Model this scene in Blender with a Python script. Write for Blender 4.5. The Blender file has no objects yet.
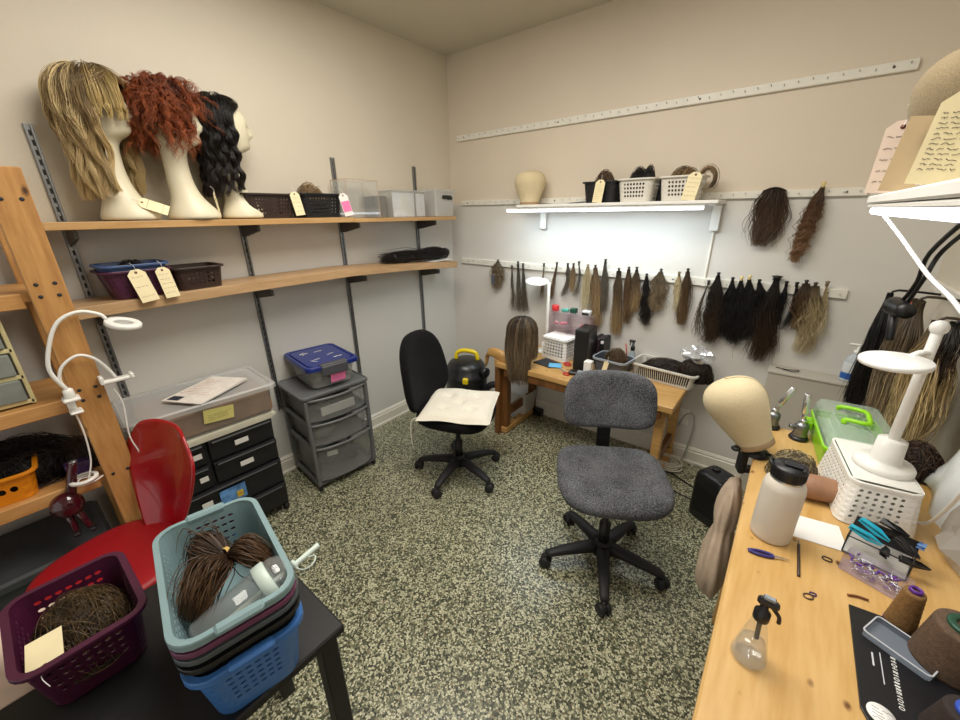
import bpy, bmesh, math, random
import numpy as np
from mathutils import Vector, Matrix, Euler
random.seed(7); RNG = np.random.default_rng(11)
SC = bpy.context.scene; COL = SC.collection
PI = math.pi
R = math.radians

# ------------------------------------------------------------------ materials
def lin(h):
    h = h.lstrip('#'); o = []
    for i in (0, 2, 4):
        c = int(h[i:i+2], 16) / 255
        o.append(c/12.92 if c <= .04045 else ((c+.055)/1.055)**2.4)
    return (*o, 1)

def nmat(name):
    m = bpy.data.materials.new(name); m.use_nodes = True
    nt = m.node_tree; b = nt.nodes['Principled BSDF']
    return m, nt, b

def nd(nt, t, **kw):
    n = nt.nodes.new(t)
    for k, v in kw.items():
        if k in n.inputs: n.inputs[k].default_value = v
        else: setattr(n, k, v)
    return n

def mat(name, col, rough=.5, metal=0, var=.06, vscale=18, bump=0, bscale=120, spec=.5, sheen=0, coat=0, emit=0):
    m, nt, b = nmat(name)
    b.inputs['Roughness'].default_value = rough; b.inputs['Metallic'].default_value = metal
    b.inputs['Specular IOR Level'].default_value = spec
    if sheen: b.inputs['Sheen Weight'].default_value = sheen
    if coat: b.inputs['Coat Weight'].default_value = coat
    c = lin(col)
    tc = nd(nt, 'ShaderNodeTexCoord')
    n = nd(nt, 'ShaderNodeTexNoise', Scale=vscale, Detail=4.0)
    nt.links.new(tc.outputs['Object'], n.inputs['Vector'])
    r = nt.nodes.new('ShaderNodeValToRGB')
    r.color_ramp.elements[0].position = .3; r.color_ramp.elements[1].position = .7
    r.color_ramp.elements[0].color = (*[x*(1-var) for x in c[:3]], 1)
    r.color_ramp.elements[1].color = (*[min(1, x*(1+var)) for x in c[:3]], 1)
    nt.links.new(n.outputs['Fac'], r.inputs['Fac']); nt.links.new(r.outputs['Color'], b.inputs['Base Color'])
    if bump:
        n2 = nd(nt, 'ShaderNodeTexNoise', Scale=bscale, Detail=3.0)
        nt.links.new(tc.outputs['Object'], n2.inputs['Vector'])
        bp = nd(nt, 'ShaderNodeBump', Strength=bump, Distance=.002)
        nt.links.new(n2.outputs['Fac'], bp.inputs['Height']); nt.links.new(bp.outputs['Normal'], b.inputs['Normal'])
    if emit:
        b.inputs['Emission Color'].default_value = c; b.inputs['Emission Strength'].default_value = emit
    return m

def clear(name, col, amt=.75, rough=.12, gloss=.10):
    """thin clear plastic: see-through sheet with a tint, a little body and a gloss"""
    m = bpy.data.materials.new(name); m.use_nodes = True; nt = m.node_tree
    nt.nodes.clear()
    out = nd(nt, 'ShaderNodeOutputMaterial')
    tr = nd(nt, 'ShaderNodeBsdfTransparent'); tr.inputs['Color'].default_value = (*[.35*x+.65 for x in lin(col)[:3]], 1)
    df = nd(nt, 'ShaderNodeBsdfDiffuse'); df.inputs['Color'].default_value = lin(col)
    gl = nd(nt, 'ShaderNodeBsdfGlossy', Roughness=rough)
    fr = nd(nt, 'ShaderNodeLayerWeight', Blend=.5)
    pw = nd(nt, 'ShaderNodeMath', operation='POWER'); pw.inputs[1].default_value = 4.0
    ad = nd(nt, 'ShaderNodeMath', operation='MULTIPLY_ADD'); ad.inputs[1].default_value = .45; ad.inputs[2].default_value = gloss*.35; ad.use_clamp = True
    m1 = nd(nt, 'ShaderNodeMixShader'); m1.inputs[0].default_value = 1-amt
    m2 = nd(nt, 'ShaderNodeMixShader')
    L = nt.links.new
    L(tr.outputs[0], m1.inputs[1]); L(df.outputs[0], m1.inputs[2])
    L(fr.outputs['Facing'], pw.inputs[0]); L(pw.outputs[0], ad.inputs[0]); L(ad.outputs[0], m2.inputs[0]); L(m1.outputs[0], m2.inputs[1]); L(gl.outputs[0], m2.inputs[2])
    L(m2.outputs[0], out.inputs['Surface'])
    return m

def wood(name, c1, c2, axis='x', scale=9, rough=.45, knots=True, dark='#4a2c12', stain=0):
    m, nt, b = nmat(name); L = nt.links.new
    b.inputs['Roughness'].default_value = rough
    tc = nd(nt, 'ShaderNodeTexCoord'); mp = nd(nt, 'ShaderNodeMapping')
    s = {'x': (.12, 1, 1), 'y': (1, .12, 1), 'z': (1, 1, .12)}[axis]
    mp.inputs['Scale'].default_value = [v*scale for v in s]
    L(tc.outputs['Object'], mp.inputs['Vector'])
    n = nd(nt, 'ShaderNodeTexNoise', Scale=1.6, Detail=6.0, Distortion=1.2); L(mp.outputs[0], n.inputs['Vector'])
    n2 = nd(nt, 'ShaderNodeTexNoise', Scale=14.0, Detail=3.0); L(mp.outputs[0], n2.inputs['Vector'])
    mx = nd(nt, 'ShaderNodeMix', data_type='FLOAT'); mx.inputs[0].default_value = .35
    L(n.outputs['Fac'], mx.inputs[2]); L(n2.outputs['Fac'], mx.inputs[3])
    r = nt.nodes.new('ShaderNodeValToRGB'); e = r.color_ramp.elements
    e[0].position = .36; e[0].color = lin(c2); e[1].position = .62; e[1].color = lin(c1)
    L(mx.outputs[0], r.inputs['Fac']); last = r.outputs['Color']
    if knots:
        mp2 = nd(nt, 'ShaderNodeMapping'); s2 = {'x': (.6, 1, 1), 'y': (1, .6, 1), 'z': (1, 1, .6)}[axis]
        mp2.inputs['Scale'].default_value = s2; L(tc.outputs['Object'], mp2.inputs['Vector'])
        v = nd(nt, 'ShaderNodeTexVoronoi', Scale=11.0 if not stain else 19.0); L(mp2.outputs[0], v.inputs['Vector'])
        n3 = nd(nt, 'ShaderNodeTexNoise', Scale=40.0); L(tc.outputs['Object'], n3.inputs['Vector'])
        ad = nd(nt, 'ShaderNodeMath', operation='MULTIPLY_ADD'); ad.inputs[1].default_value = .12; L(n3.outputs['Fac'], ad.inputs[0]); L(v.outputs['Distance'], ad.inputs[2])
        kr = nt.nodes.new('ShaderNodeValToRGB'); kr.color_ramp.elements[0].position = .11; kr.color_ramp.elements[0].color = (1, 1, 1, 1)
        kr.color_ramp.elements[1].position = .19; kr.color_ramp.elements[1].color = (0, 0, 0, 1)
        L(ad.outputs[0], kr.inputs['Fac'])
        mm = nd(nt, 'ShaderNodeMix', data_type='RGBA'); L(kr.outputs['Color'], mm.inputs[0]); L(last, mm.inputs[6]); mm.inputs[7].default_value = lin(dark)
        last = mm.outputs[2]
    L(last, b.inputs['Base Color'])
    bp = nd(nt, 'ShaderNodeBump', Strength=.15, Distance=.002); L(n2.outputs['Fac'], bp.inputs['Height']); L(bp.outputs['Normal'], b.inputs['Normal'])
    return m

def fabric(name, c1, c2, scale=420, rough=.95, sheen=.1):
    m, nt, b = nmat(name); L = nt.links.new
    b.inputs['Roughness'].default_value = rough; b.inputs['Sheen Weight'].default_value = sheen; b.inputs['Specular IOR Level'].default_value = .2
    tc = nd(nt, 'ShaderNodeTexCoord')
    n = nd(nt, 'ShaderNodeTexNoise', Scale=float(scale), Detail=2.0); L(tc.outputs['Object'], n.inputs['Vector'])
    n2 = nd(nt, 'ShaderNodeTexNoise', Scale=9.0, Detail=3.0); L(tc.outputs['Object'], n2.inputs['Vector'])
    mx = nd(nt, 'ShaderNodeMix', data_type='FLOAT'); mx.inputs[0].default_value = .3; L(n.outputs['Fac'], mx.inputs[2]); L(n2.outputs['Fac'], mx.inputs[3])
    r = nt.nodes.new('ShaderNodeValToRGB'); e = r.color_ramp.elements
    e[0].position = .35; e[0].color = lin(c1); e[1].position = .65; e[1].color = lin(c2); L(mx.outputs[0], r.inputs['Fac'])
    L(r.outputs['Color'], b.inputs['Base Color'])
    bp = nd(nt, 'ShaderNodeBump', Strength=.4, Distance=.002); L(n.outputs['Fac'], bp.inputs['Height']); L(bp.outputs['Normal'], b.inputs['Normal'])
    return m

HM = {}
def hairmat(root, mid, tip, spread=.45, rough=.42, streak=None):
    """hair colour from root to tip (v of the strand) with its own tone for every strand (u)"""
    key = (root, mid, tip, spread, streak)
    if key in HM: return HM[key]
    m, nt, b = nmat('hair_%d' % len(HM)); L = nt.links.new
    b.inputs['Roughness'].default_value = rough; b.inputs['Specular IOR Level'].default_value = .45
    uv = nd(nt, 'ShaderNodeUVMap', uv_map='strand'); sp = nd(nt, 'ShaderNodeSeparateXYZ'); L(uv.outputs[0], sp.inputs[0])
    r = nt.nodes.new('ShaderNodeValToRGB'); e = r.color_ramp.elements
    e[0].position = 0; e[0].color = lin(root); e[1].position = 1; e[1].color = lin(tip)
    x = e.new(.45); x.color = lin(mid)
    L(sp.outputs[1], r.inputs['Fac'])
    mr = nd(nt, 'ShaderNodeMapRange'); mr.inputs[3].default_value = 1-spread; mr.inputs[4].default_value = 1+spread
    L(sp.outputs[0], mr.inputs[0])
    mu = nd(nt, 'ShaderNodeVectorMath', operation='SCALE'); L(r.outputs['Color'], mu.inputs[0]); L(mr.outputs[0], mu.inputs['Scale'])
    last = mu.outputs[0]
    if streak:
        gt = nd(nt, 'ShaderNodeMath', operation='GREATER_THAN'); gt.inputs[1].default_value = .72; L(sp.outputs[0], gt.inputs[0])
        mm = nd(nt, 'ShaderNodeMix', data_type='RGBA'); L(gt.outputs[0], mm.inputs[0]); L(last, mm.inputs[6]); mm.inputs[7].default_value = lin(streak)
        last = mm.outputs[2]
    L(last, b.inputs['Base Color'])
    HM[key] = m
    return m

# ------------------------------------------------------------------ scene objects
def link(o, parent=None):
    COL.objects.link(o)
    if parent is not None: o.parent = parent
    return o

def tag(o, label=None, cat=None, group=None, kind=None):
    if label: o['label'] = label
    if cat: o['category'] = cat
    if group: o['group'] = group
    if kind: o['kind'] = kind
    return o

def thing(name, label, cat, loc=(0, 0, 0), rot=(0, 0, 0), group=None):
    o = bpy.data.objects.new(name, None); link(o)
    o.empty_display_size = .05
    o.location = loc
    o.rotation_euler = (0, 0, rot) if isinstance(rot, (int, float)) else rot
    return tag(o, label, cat, group)

def kids(o): return [c for c in COL.objects if c.parent == o]

def dup(o, parent=None):
    c = o.copy(); COL.objects.link(c)
    if parent is not None: c.parent = parent
    for ch in kids(o): dup(ch, c)
    return c

class MB:
    def __init__(s): s.v = []; s.f = []; s.sm = []
    def add(s, vs, fs, smooth=False):
        b = len(s.v); s.v += [tuple(map(float, p)) for p in vs]
        s.f += [tuple(b+i for i in f) for f in fs]; s.sm += [smooth]*len(fs); return s
    def box(s, c, d, rot=None, bev=0):
        x, y, z = [k/2 for k in d]
        if bev:
            e = min(bev, x*.95, y*.95, z*.95); vs = []; idx = {}
            # bevelled box: 24 verts
            for sx in (-1, 1):
                for sy in (-1, 1):
                    for sz in (-1, 1):
                        for a in range(3):
                            p = [sx*(x-e), sy*(y-e), sz*(z-e)]; p[a] = (sx*x, sy*y, sz*z)[a]
                            idx[(sx, sy, sz, a)] = len(vs); vs.append(p)
            fs = []
            for a in range(3):
                b_, c_ = (a+1) % 3, (a+2) % 3
                for sg in (-1, 1):
                    q = []
                    for (u, w) in ((-1, -1), (1, -1), (1, 1), (-1, 1)):
                        k = [0, 0, 0]; k[a] = sg; k[b_] = u; k[c_] = w; q.append(idx[(*k, a)])
                    fs.append(q if sg > 0 else q[::-1])
            for a in range(3):
                b_, c_ = (a+1) % 3, (a+2) % 3
                for u in (-1, 1):
                    for w in (-1, 1):
                        k0 = [0]*3; k1 = [0]*3; k0[a] = -1; k1[a] = 1
                        for k in (k0, k1): k[b_] = u; k[c_] = w
                        q = [idx[(*k0, b_)], idx[(*k1, b_)], idx[(*k1, c_)], idx[(*k0, c_)]]
                        fs.append(q if u*w > 0 else q[::-1])
            for sx in (-1, 1):
                for sy in (-1, 1):
                    for sz in (-1, 1):
                        q = [idx[(sx, sy, sz, a)] for a in range(3)]
                        fs.append(q if sx*sy*sz > 0 else q[::-1])
        else:
            vs = [(-x, -y, -z), (x, -y, -z), (x, y, -z), (-x, y, -z), (-x, -y, z), (x, -y, z), (x, y, z), (-x, y, z)]
            fs = [(3, 2, 1, 0), (4, 5, 6, 7), (0, 1, 5, 4), (1, 2, 6, 5), (2, 3, 7, 6), (3, 0, 4, 7)]
        M = Euler(rot).to_matrix() if rot is not None else None
        out = []
        for p in vs:
            q = (M @ Vector(p)) if M else Vector(p)
            out.append((q.x+c[0], q.y+c[1], q.z+c[2]))
        return s.add(out, fs)
    def loft(s, rings, cap0=True, cap1=True, smooth=True, closed=True):
        n = len(rings[0]); vs = [p for r in rings for p in r]; fs = []
        for i in range(len(rings)-1):
            for j in range(n if closed else n-1):
                k = (j+1) % n
                fs.append((i*n+j, i*n+k, (i+1)*n+k, (i+1)*n+j))
        if cap0: fs.append(tuple(range(n))[::-1])
        if cap1: fs.append(tuple((len(rings)-1)*n+j for j in range(n)))
        return s.add(vs, fs, smooth)
    def lathe(s, prof, c=(0, 0, 0), seg=24, M=None, cap0=True, cap1=True, smooth=True, sx=1, sy=1):
        rings = []
        for (r, z) in prof:
            ring = []
            for j in range(seg):
                a = 2*PI*j/seg; p = Vector((r*sx*math.cos(a), r*sy*math.sin(a), z))
                if M is not None: p = M @ p
                ring.append((p.x+c[0], p.y+c[1], p.z+c[2]))
            rings.append(ring)
        return s.loft(rings, cap0, cap1, smooth)
    def cyl(s, p0, p1, r0, r1=None, seg=14, smooth=True):
        r1 = r0 if r1 is None else r1
        p0, p1 = Vector(p0), Vector(p1); d = p1-p0; L = d.length
        q = d.to_track_quat('Z', 'Y').to_matrix() if L > 1e-9 else Matrix.Identity(3)
        e = min(.12*L, .12*min(r0, r1) + 1e-5)
        return s.lathe([(r0-e*.8, 0), (r0, e), (r1, L-e), (r1-e*.8, L)], p0, seg, q, smooth=smooth)
    def tube(s, pts, r, seg=8, res=0, closed=False):
        P = [Vector(p) for p in pts]
        if res: P = spline(P, res)
        n = len(P); rings = []
        up = None
        for i in range(n):
            t = (P[min(i+1, n-1)]-P[max(i-1, 0)])
            if t.length < 1e-9: t = Vector((0, 0, 1))
            t.normalize()
            if up is None:
                up = t.orthogonal().normalized()
            up = (up - t*up.dot(t));
            up = up.normalized() if up.length > 1e-6 else t.orthogonal().normalized()
            b = t.cross(up); rr = r(i/(n-1)) if callable(r) else r
            rings.append([tuple(P[i] + (up*math.cos(2*PI*j/seg)+b*math.sin(2*PI*j/seg))*rr) for j in range(seg)])
        return s.loft(rings)
    def ell(s, c, r, seg=20, rings=12, M=None):
        prof = [(max(1e-4, math.sin(PI*i/rings)), -math.cos(PI*i/rings)) for i in range(rings+1)]
        S = Matrix.Diagonal(Vector(r))
        if M is not None: S = M @ S
        return s.lathe(prof, c, seg, S)
    def quad(s, a, b, c, d, smooth=False): return s.add([a, b, c, d], [(0, 1, 2, 3)], smooth)
    def build(s, name, m, parent=None, loc=None, rot=None, solid=0, off=0, sub=0, flat=False, bevel=0):
        me = bpy.data.meshes.new(name); me.from_pydata(s.v, [], s.f); me.update()
        if not flat: me.polygons.foreach_set('use_smooth', s.sm)
        me.materials.append(m)
        o = bpy.data.objects.new(name, me); link(o, parent)
        if loc is not None: o.location = loc
        if rot is not None: o.rotation_euler = (0, 0, rot) if isinstance(rot, (int, float)) else rot
        if bevel:
            md = o.modifiers.new('bevel', 'BEVEL'); md.width = bevel; md.segments = 2; md.limit_method = 'ANGLE'
        if sub:
            md = o.modifiers.new('sub', 'SUBSURF'); md.levels = sub; md.render_levels = sub
        if solid:
            md = o.modifiers.new('solid', 'SOLIDIFY'); md.thickness = solid; md.offset = off
        return o

def spline(P, res):
    out = []; n = len(P)
    for i in range(n-1):
        p0, p1, p2, p3 = P[max(i-1, 0)], P[i], P[i+1], P[min(i+2, n-1)]
        for k in range(res):
            t = k/res
            out.append(.5*((2*p1)+(-p0+p2)*t+(2*p0-5*p1+4*p2-p3)*t*t+(-p0+3*p1-3*p2+p3)*t**3))
    out.append(P[-1]); return out

def sq(n, a, b, e=4.0, z=0, c=(0, 0)):
    """a ring of n points: rounded rectangle (superellipse)"""
    o = []
    for j in range(n):
        t = 2*PI*j/n; ct, st = math.cos(t), math.sin(t)
        o.append((c[0]+a*math.copysign(abs(ct)**(2/e), ct), c[1]+b*math.copysign(abs(st)**(2/e), st), z))
    return o

def rrect(w, d, r, k=5):
    """rounded rectangle as a list of points, counter-clockwise"""
    o = []
    for (sx, sy, a0) in ((1, 1, 0), (-1, 1, 90), (-1, -1, 180), (1, -1, 270)):
        for i in range(k+1):
            a = R(a0+90*i/k); o.append((sx*(w/2-r)+r*math.cos(a), sy*(d/2-r)+r*math.sin(a)))
    return o

# ------------------------------------------------------------------ hair
def strands(name, P, mt, parent=None, rad=.0011, loc=None, rot=None, U=None, tip=.35):
    P = np.asarray(P, float); n, m, _ = P.shape
    T = np.gradient(P, axis=1); T /= (np.linalg.norm(T, axis=2, keepdims=True)+1e-12)
    ref = RNG.normal(size=(n, 1, 3)); N = np.cross(T, ref); N /= (np.linalg.norm(N, axis=2, keepdims=True)+1e-12)
    B = np.cross(T, N); t = np.linspace(0, 1, m)
    rr = rad*(np.interp(t, [0, .08, .7, 1], [.7, 1, 1, tip]))[None, :, None]*RNG.uniform(.7, 1.3, (n, 1, 1))
    V = np.stack([P+(N*math.cos(a)+B*math.sin(a))*rr for a in (0, 2.094, 4.189)], 2)   # n,m,3,3
    V = V.reshape(-1, 3)
    base = (np.arange(n)*m*3)[:, None, None]+(np.arange(m-1)*3)[None, :, None]
    k = np.arange(3)[None, None, :]; k2 = (k+1) % 3
    F = np.stack([base+k, base+k2, base+k2+3, base+k+3], -1).reshape(-1, 4)
    me = bpy.data.meshes.new(name)
    me.vertices.add(len(V)); me.vertices.foreach_set('co', V.ravel())
    me.loops.add(F.size); me.loops.foreach_set('vertex_index', F.ravel().astype(np.int32))
    me.polygons.add(len(F)); me.polygons.foreach_set('loop_start', (np.arange(len(F))*4).astype(np.int32))
    me.polygons.foreach_set('loop_total', np.full(len(F), 4, np.int32))
    me.polygons.foreach_set('use_smooth', np.ones(len(F), bool))
    me.update(calc_edges=True); me.validate()
    if U is None: U = RNG.random(n)
    uvv = np.empty((len(V), 2)); uvv[:, 0] = np.repeat(U, m*3); uvv[:, 1] = np.tile(np.repeat(t, 3), n)
    uvl = me.uv_layers.new(name='strand'); uvl.data.foreach_set('uv', uvv[F.ravel()].ravel())
    me.materials.append(mt)
    o = bpy.data.objects.new(name, me); link(o, parent)
    if loc is not None: o.location = loc
    if rot is not None: o.rotation_euler = (0, 0, rot) if isinstance(rot, (int, float)) else rot
    return o

def lock(top, end, prof, n=140, m=14, flat=.55, wave=0, freq=3, curl=0, cfreq=4, clumps=9, jag=.22, bend=(0, 0, 0), seed=None, wander=1.0):
    """a hanging lock of hair from top to end; prof = radius at points along it; returns strand points"""
    rng = np.random.default_rng(seed if seed is not None else RNG.integers(1e6))
    top, end = np.array(top, float), np.array(end, float); D = end-top; L = np.linalg.norm(D); D /= L
    X = np.cross(D, [0, 1, 0.001]); X /= np.linalg.norm(X); Y = np.cross(D, X)
    t = np.linspace(0, 1, m)
    a = rng.uniform(0, 2*PI, n); r = np.sqrt(rng.random(n)); ox, oy = r*np.cos(a), r*np.sin(a)*flat
    cl = rng.integers(0, clumps, n); cx = rng.uniform(-.8, .8, clumps); cy = rng.uniform(-.8, .8, clumps)*flat
    ph = rng.uniform(0, 2*PI, clumps)[cl]+rng.normal(0, .25, n); fj = rng.uniform(.85, 1.15, clumps)[cl]
    Ls = L*(1-jag*rng.random(n)**1.5)
    w = (np.clip(t, 0, 1)**1.3)[None, :]*.5
    OX = ox[:, None]*(1-w)+cx[cl][:, None]*w; OY = oy[:, None]*(1-w)+cy[cl][:, None]*w
    s = t[None, :]*Ls[:, None]/L
    pr = np.interp(s, np.linspace(0, 1, len(prof)), prof)*np.interp(s, [0, .06, .22, 1], [.9, .7, .92, 1])
    fly = np.where(rng.random(n) < .14, rng.uniform(1.2, 1.75, n), rng.uniform(.75, 1.05, n))[:, None]
    pr = pr*(1+(fly-1)*np.clip(s*2, 0, 1))
    wand = rng.normal(0, 1, (n, 4)); ww = wander*.016*np.clip(L, .1, .5)/.4*np.clip(s*1.6, 0, 1.3)**1.5
    amp = np.clip(s*2.5, 0, 1)
    wx = wave*np.sin(2*PI*freq*s*fj[:, None]+ph[:, None]*.7)*amp + curl*np.cos(2*PI*cfreq*s*fj[:, None]+ph[:, None])*amp
    wy = curl*np.sin(2*PI*cfreq*s*fj[:, None]+ph[:, None])*amp*.7
    px = OX*pr+wx+ww*(wand[:, :1]*.6*s+wand[:, 1:2]*.5*np.sin(2*PI*s*1.3+wand[:, 2:3]*3)); py = OY*pr+wy+ww*.5*wand[:, 3:4]*s
    b = np.array(bend)[None, None, :]*(np.sin(PI*np.clip(s, 0, 1)))[..., None]
    P = top+D*(s*L)[..., None]+X*px[..., None]+Y*py[..., None]+b
    return P

def wig_pts(n, ra, rb, rh, hang, face=R(58), m=20, lift=.012, flare=(1.1, 1.0, .95), wave=.01, freq=2.5, curl=0, cfreq=5, clumps=60, bang=None, jag=.25, part=.0, top=0, seed=3, thick=.035, phi_rng=None, ymirror=None):
    """strands growing from an ellipsoidal scalp (radii ra fore-aft, rb side, rh up; +x is the face) and hanging"""
    rng = np.random.default_rng(seed)
    phi = rng.uniform(-PI, PI, n) if phi_rng is None else rng.uniform(phi_rng[0], phi_rng[1], n)
    th0 = np.arccos(1-rng.random(n)*.95)*.98
    lay = rng.random(n)
    side = np.where(phi >= part, 1.0, -1.0)
    inface = np.abs(phi) < face
    target = np.where(inface, side*face*(1+.25*rng.random(n)), phi)
    hl = np.array([hang(p) for p in target])*(1-jag*rng.random(n)**1.4)
    if bang is not None:
        isb = inface & (rng.random(n) < bang[0])
    R0 = (ra+rb+rh)/3
    th1 = R(96); arc = np.clip(th1-th0, 0.05, None)*R0; tot = arc+hl
    t = np.linspace(0, 1, m); s = t[None]*tot[:, None]
    th = th0[:, None]+np.clip(s/arc[:, None], 0, 1)*(th1-th0)[:, None]
    drop = np.clip(s-arc[:, None], 0, None)
    k = np.clip((th-R(25))/R(60), 0, 1); k = k*k*(3-2*k)
    ph = phi[:, None]*(1-k)+target[:, None]*k
    cl = (np.floor((target+PI)/(2*PI)*clumps).astype(int)) % clumps
    cphi = (cl+.5)/clumps*2*PI-PI
    H = np.maximum(hl, .02)[:, None]
    dn = np.clip(drop/np.max(hl), 0, 1)
    ph = ph+(cphi[:, None]-ph)*np.clip(drop/H, 0, 1)*.55*(np.abs(cphi[:, None]-ph) < .6)
    f = np.interp(dn, np.linspace(0, 1, len(flare)), flare)
    off = lift+thick*lay[:, None]*np.clip(.35+s/.12, 0, 1)
    cphase = rng.uniform(0, 2*PI, clumps)[cl][:, None]; cf = rng.uniform(.8, 1.2, clumps)[cl][:, None]
    amp = np.clip(s/.12, 0, 1)
    own = rng.uniform(0, 2*PI, n)[:, None]; of = rng.uniform(.6, 1.5, n)[:, None]
    wr = wave*(.7*np.sin(2*PI*freq*dn*cf+cphase)+.45*np.sin(2*PI*freq*.7*dn*of+own))*amp + curl*np.cos(2*PI*cfreq*s/.3*cf+cphase)*amp
    wt = wave*(.6*np.cos(2*PI*freq*dn*cf+cphase*1.7)+.5*np.sin(2*PI*freq*.8*dn*of+own*2))*amp + curl*np.sin(2*PI*cfreq*s/.3*cf+cphase)*amp
    sx, cz = np.sin(th), np.cos(th)
    rx = (ra*sx+off)*f+wr; ry = (rb*sx+off)*f+wr
    x = rx*np.cos(ph)-wt*np.sin(ph); y = ry*np.sin(ph)+wt*np.cos(ph)
    z = (rh+off)*cz-drop+wt*.3
    P = np.stack([x, y, z], -1)
    tone = rng.random(clumps)[cl]*.7+rng.random(n)*.3
    return P, tone

def ringlets(n, per, rad, length, cr, turns, face, seed=1, m=30, droop=.6, out=.6, jitter=.0035):
    """tight curls springing from an ellipsoidal scalp (rad); +x is the face"""
    rg = np.random.default_rng(seed); P = []; tone = []
    t = np.linspace(0, 1, m)
    k = 0
    while k < n:
        ph = rg.uniform(-PI, PI); th = math.acos(1-rg.random()*1.28)
        if abs(ph) < face and th > R(58): continue
        k += 1
        nrm = np.array([math.sin(th)*math.cos(ph), math.sin(th)*math.sin(ph), math.cos(th)])
        base = nrm*np.array(rad)*.97
        tang = np.array([math.cos(th)*math.cos(ph), math.cos(th)*math.sin(ph), -math.sin(th)])+rg.normal(0, .35, 3)
        L = length*rg.uniform(.7, 1.2)
        ax = nrm[None]*(out*L*np.sin(t*1.9))[:, None]*.55+tang[None]*(L*.75*t)[:, None]+np.array([0, 0, -1.0])[None]*(droop*L*t**2)[:, None]
        e1 = np.cross(nrm, tang); e1 /= np.linalg.norm(e1); e2 = nrm
        c0 = cr*rg.uniform(.6, 1.25); ph0 = rg.uniform(0, 6.28); tn = turns*rg.uniform(.75, 1.3)*rg.choice([-1, 1])
        grow = np.clip(t*5, 0, 1)
        hx = e1[None]*(c0*np.cos(2*PI*tn*t+ph0)*grow)[:, None]+e2[None]*(c0*np.sin(2*PI*tn*t+ph0)*grow)[:, None]
        tc = rg.random()
        for q in range(per):
            o = rg.normal(0, jitter, 3); s = rg.normal(0, .0018, (m, 3)).cumsum(0)*.35
            P.append(base+ax*rg.uniform(.85, 1.05)+hx*rg.uniform(.75, 1.2)+o+s); tone.append(tc*.7+rg.random()*.3)
    return np.array(P), np.array(tone)

# ------------------------------------------------------------------ baskets
def perf(mb, w, d, h, taper, cr, cw=.018, ch=.018, z0=.0, rows=None, hole=.62, oval=1.0, sides='all', margin=1, skipc=True, slot=False):
    """perforated wall of a tapered rounded-rectangle basket (single sheet; give it thickness with solid)"""
    per = 2*(w+d)-8*cr+2*PI*cr; nc = max(12, int(per/cw)); nr = max(3, int(h/ch)) if not slot else 3
    def pt(s, t):
        k = 1-taper*(1-t); W, D = w*k, d*k
        L = [(W-2*cr), PI*cr/2, (D-2*cr), PI*cr/2]*2; tot = sum(L); q = (s % 1)*tot
        segs = [((W/2-cr, D/2), (-1, 0)), None, ((-W/2, D/2-cr), (0, -1)), None, ((-W/2+cr, -D/2), (1, 0)), None, ((W/2, -D/2+cr), (0, 1)), None]
        cen = [None, (-W/2+cr, D/2-cr, 90), None, (-W/2+cr, -D/2+cr, 180), None, (W/2-cr, -D/2+cr, 270), None, (W/2-cr, D/2-cr, 0)]
        for i, l in enumerate(L):
            if q <= l or i == 7:
                if segs[i]:
                    (x, y), (dx, dy) = segs[i]; return (x+dx*q, y+dy*q, z0+h*t), i
                x, y, a = cen[i]; a = R(a+90*min(1, q/l)); return (x+cr*math.cos(a), y+cr*math.sin(a), z0+h*t), i
            q -= l
    V = []; F = []; cache = {}
    def vert(s, t):
        key = (round((s % 1)*1e5), round(t*1e5))
        if key not in cache: cache[key] = len(V); V.append(pt(s, t)[0])
        return cache[key]
    ts = [0, .12, .86, 1] if slot else [i/nr for i in range(nr+1)]
    for i in range(nc):
        s0, s1 = i/nc, (i+1)/nc; sm = (s0+s1)/2; _, si = pt(sm, .5)
        corner = si % 2 == 1
        for j in range(len(ts)-1):
            t0, t1 = ts[j], ts[j+1]; tm = (t0+t1)/2
            want = (not (corner and skipc)) and margin <= j < len(ts)-1-margin
            if rows is not None and not slot: want = want and rows[0] <= tm <= rows[1]
            if sides != 'all': want = want and (si//2) % 2 == (0 if sides == 'long' else 1)
            o = [vert(s0, t0), vert(sm, t0), vert(s1, t0), vert(s1, tm), vert(s1, t1), vert(sm, t1), vert(s0, t1), vert(s0, tm)]
            if want:
                hs, ht = (s1-s0)/2*hole*min(1, oval), (t1-t0)/2*(hole if not slot else .97)/max(1, 1)*(1 if oval <= 1 else 1/oval)
                if oval > 1: hs = (s1-s0)/2*min(.86, hole*1.25)
                q = .72 if not slot else .97
                offs = (.5*0 if (j % 2 == 0 or slot) else 0)
                inn = [vert(sm-hs*q, tm-ht*q), vert(sm, tm-ht), vert(sm+hs*q, tm-ht*q), vert(sm+hs, tm), vert(sm+hs*q, tm+ht*q), vert(sm, tm+ht), vert(sm-hs*q, tm+ht*q), vert(sm-hs, tm)]
                for k in range(8):
                    F.append((o[k], o[(k+1) % 8], inn[(k+1) % 8], inn[k]))
            else:
                F.append(tuple(o))
    mb.add(V, [f for f in F])
    return mb

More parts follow.
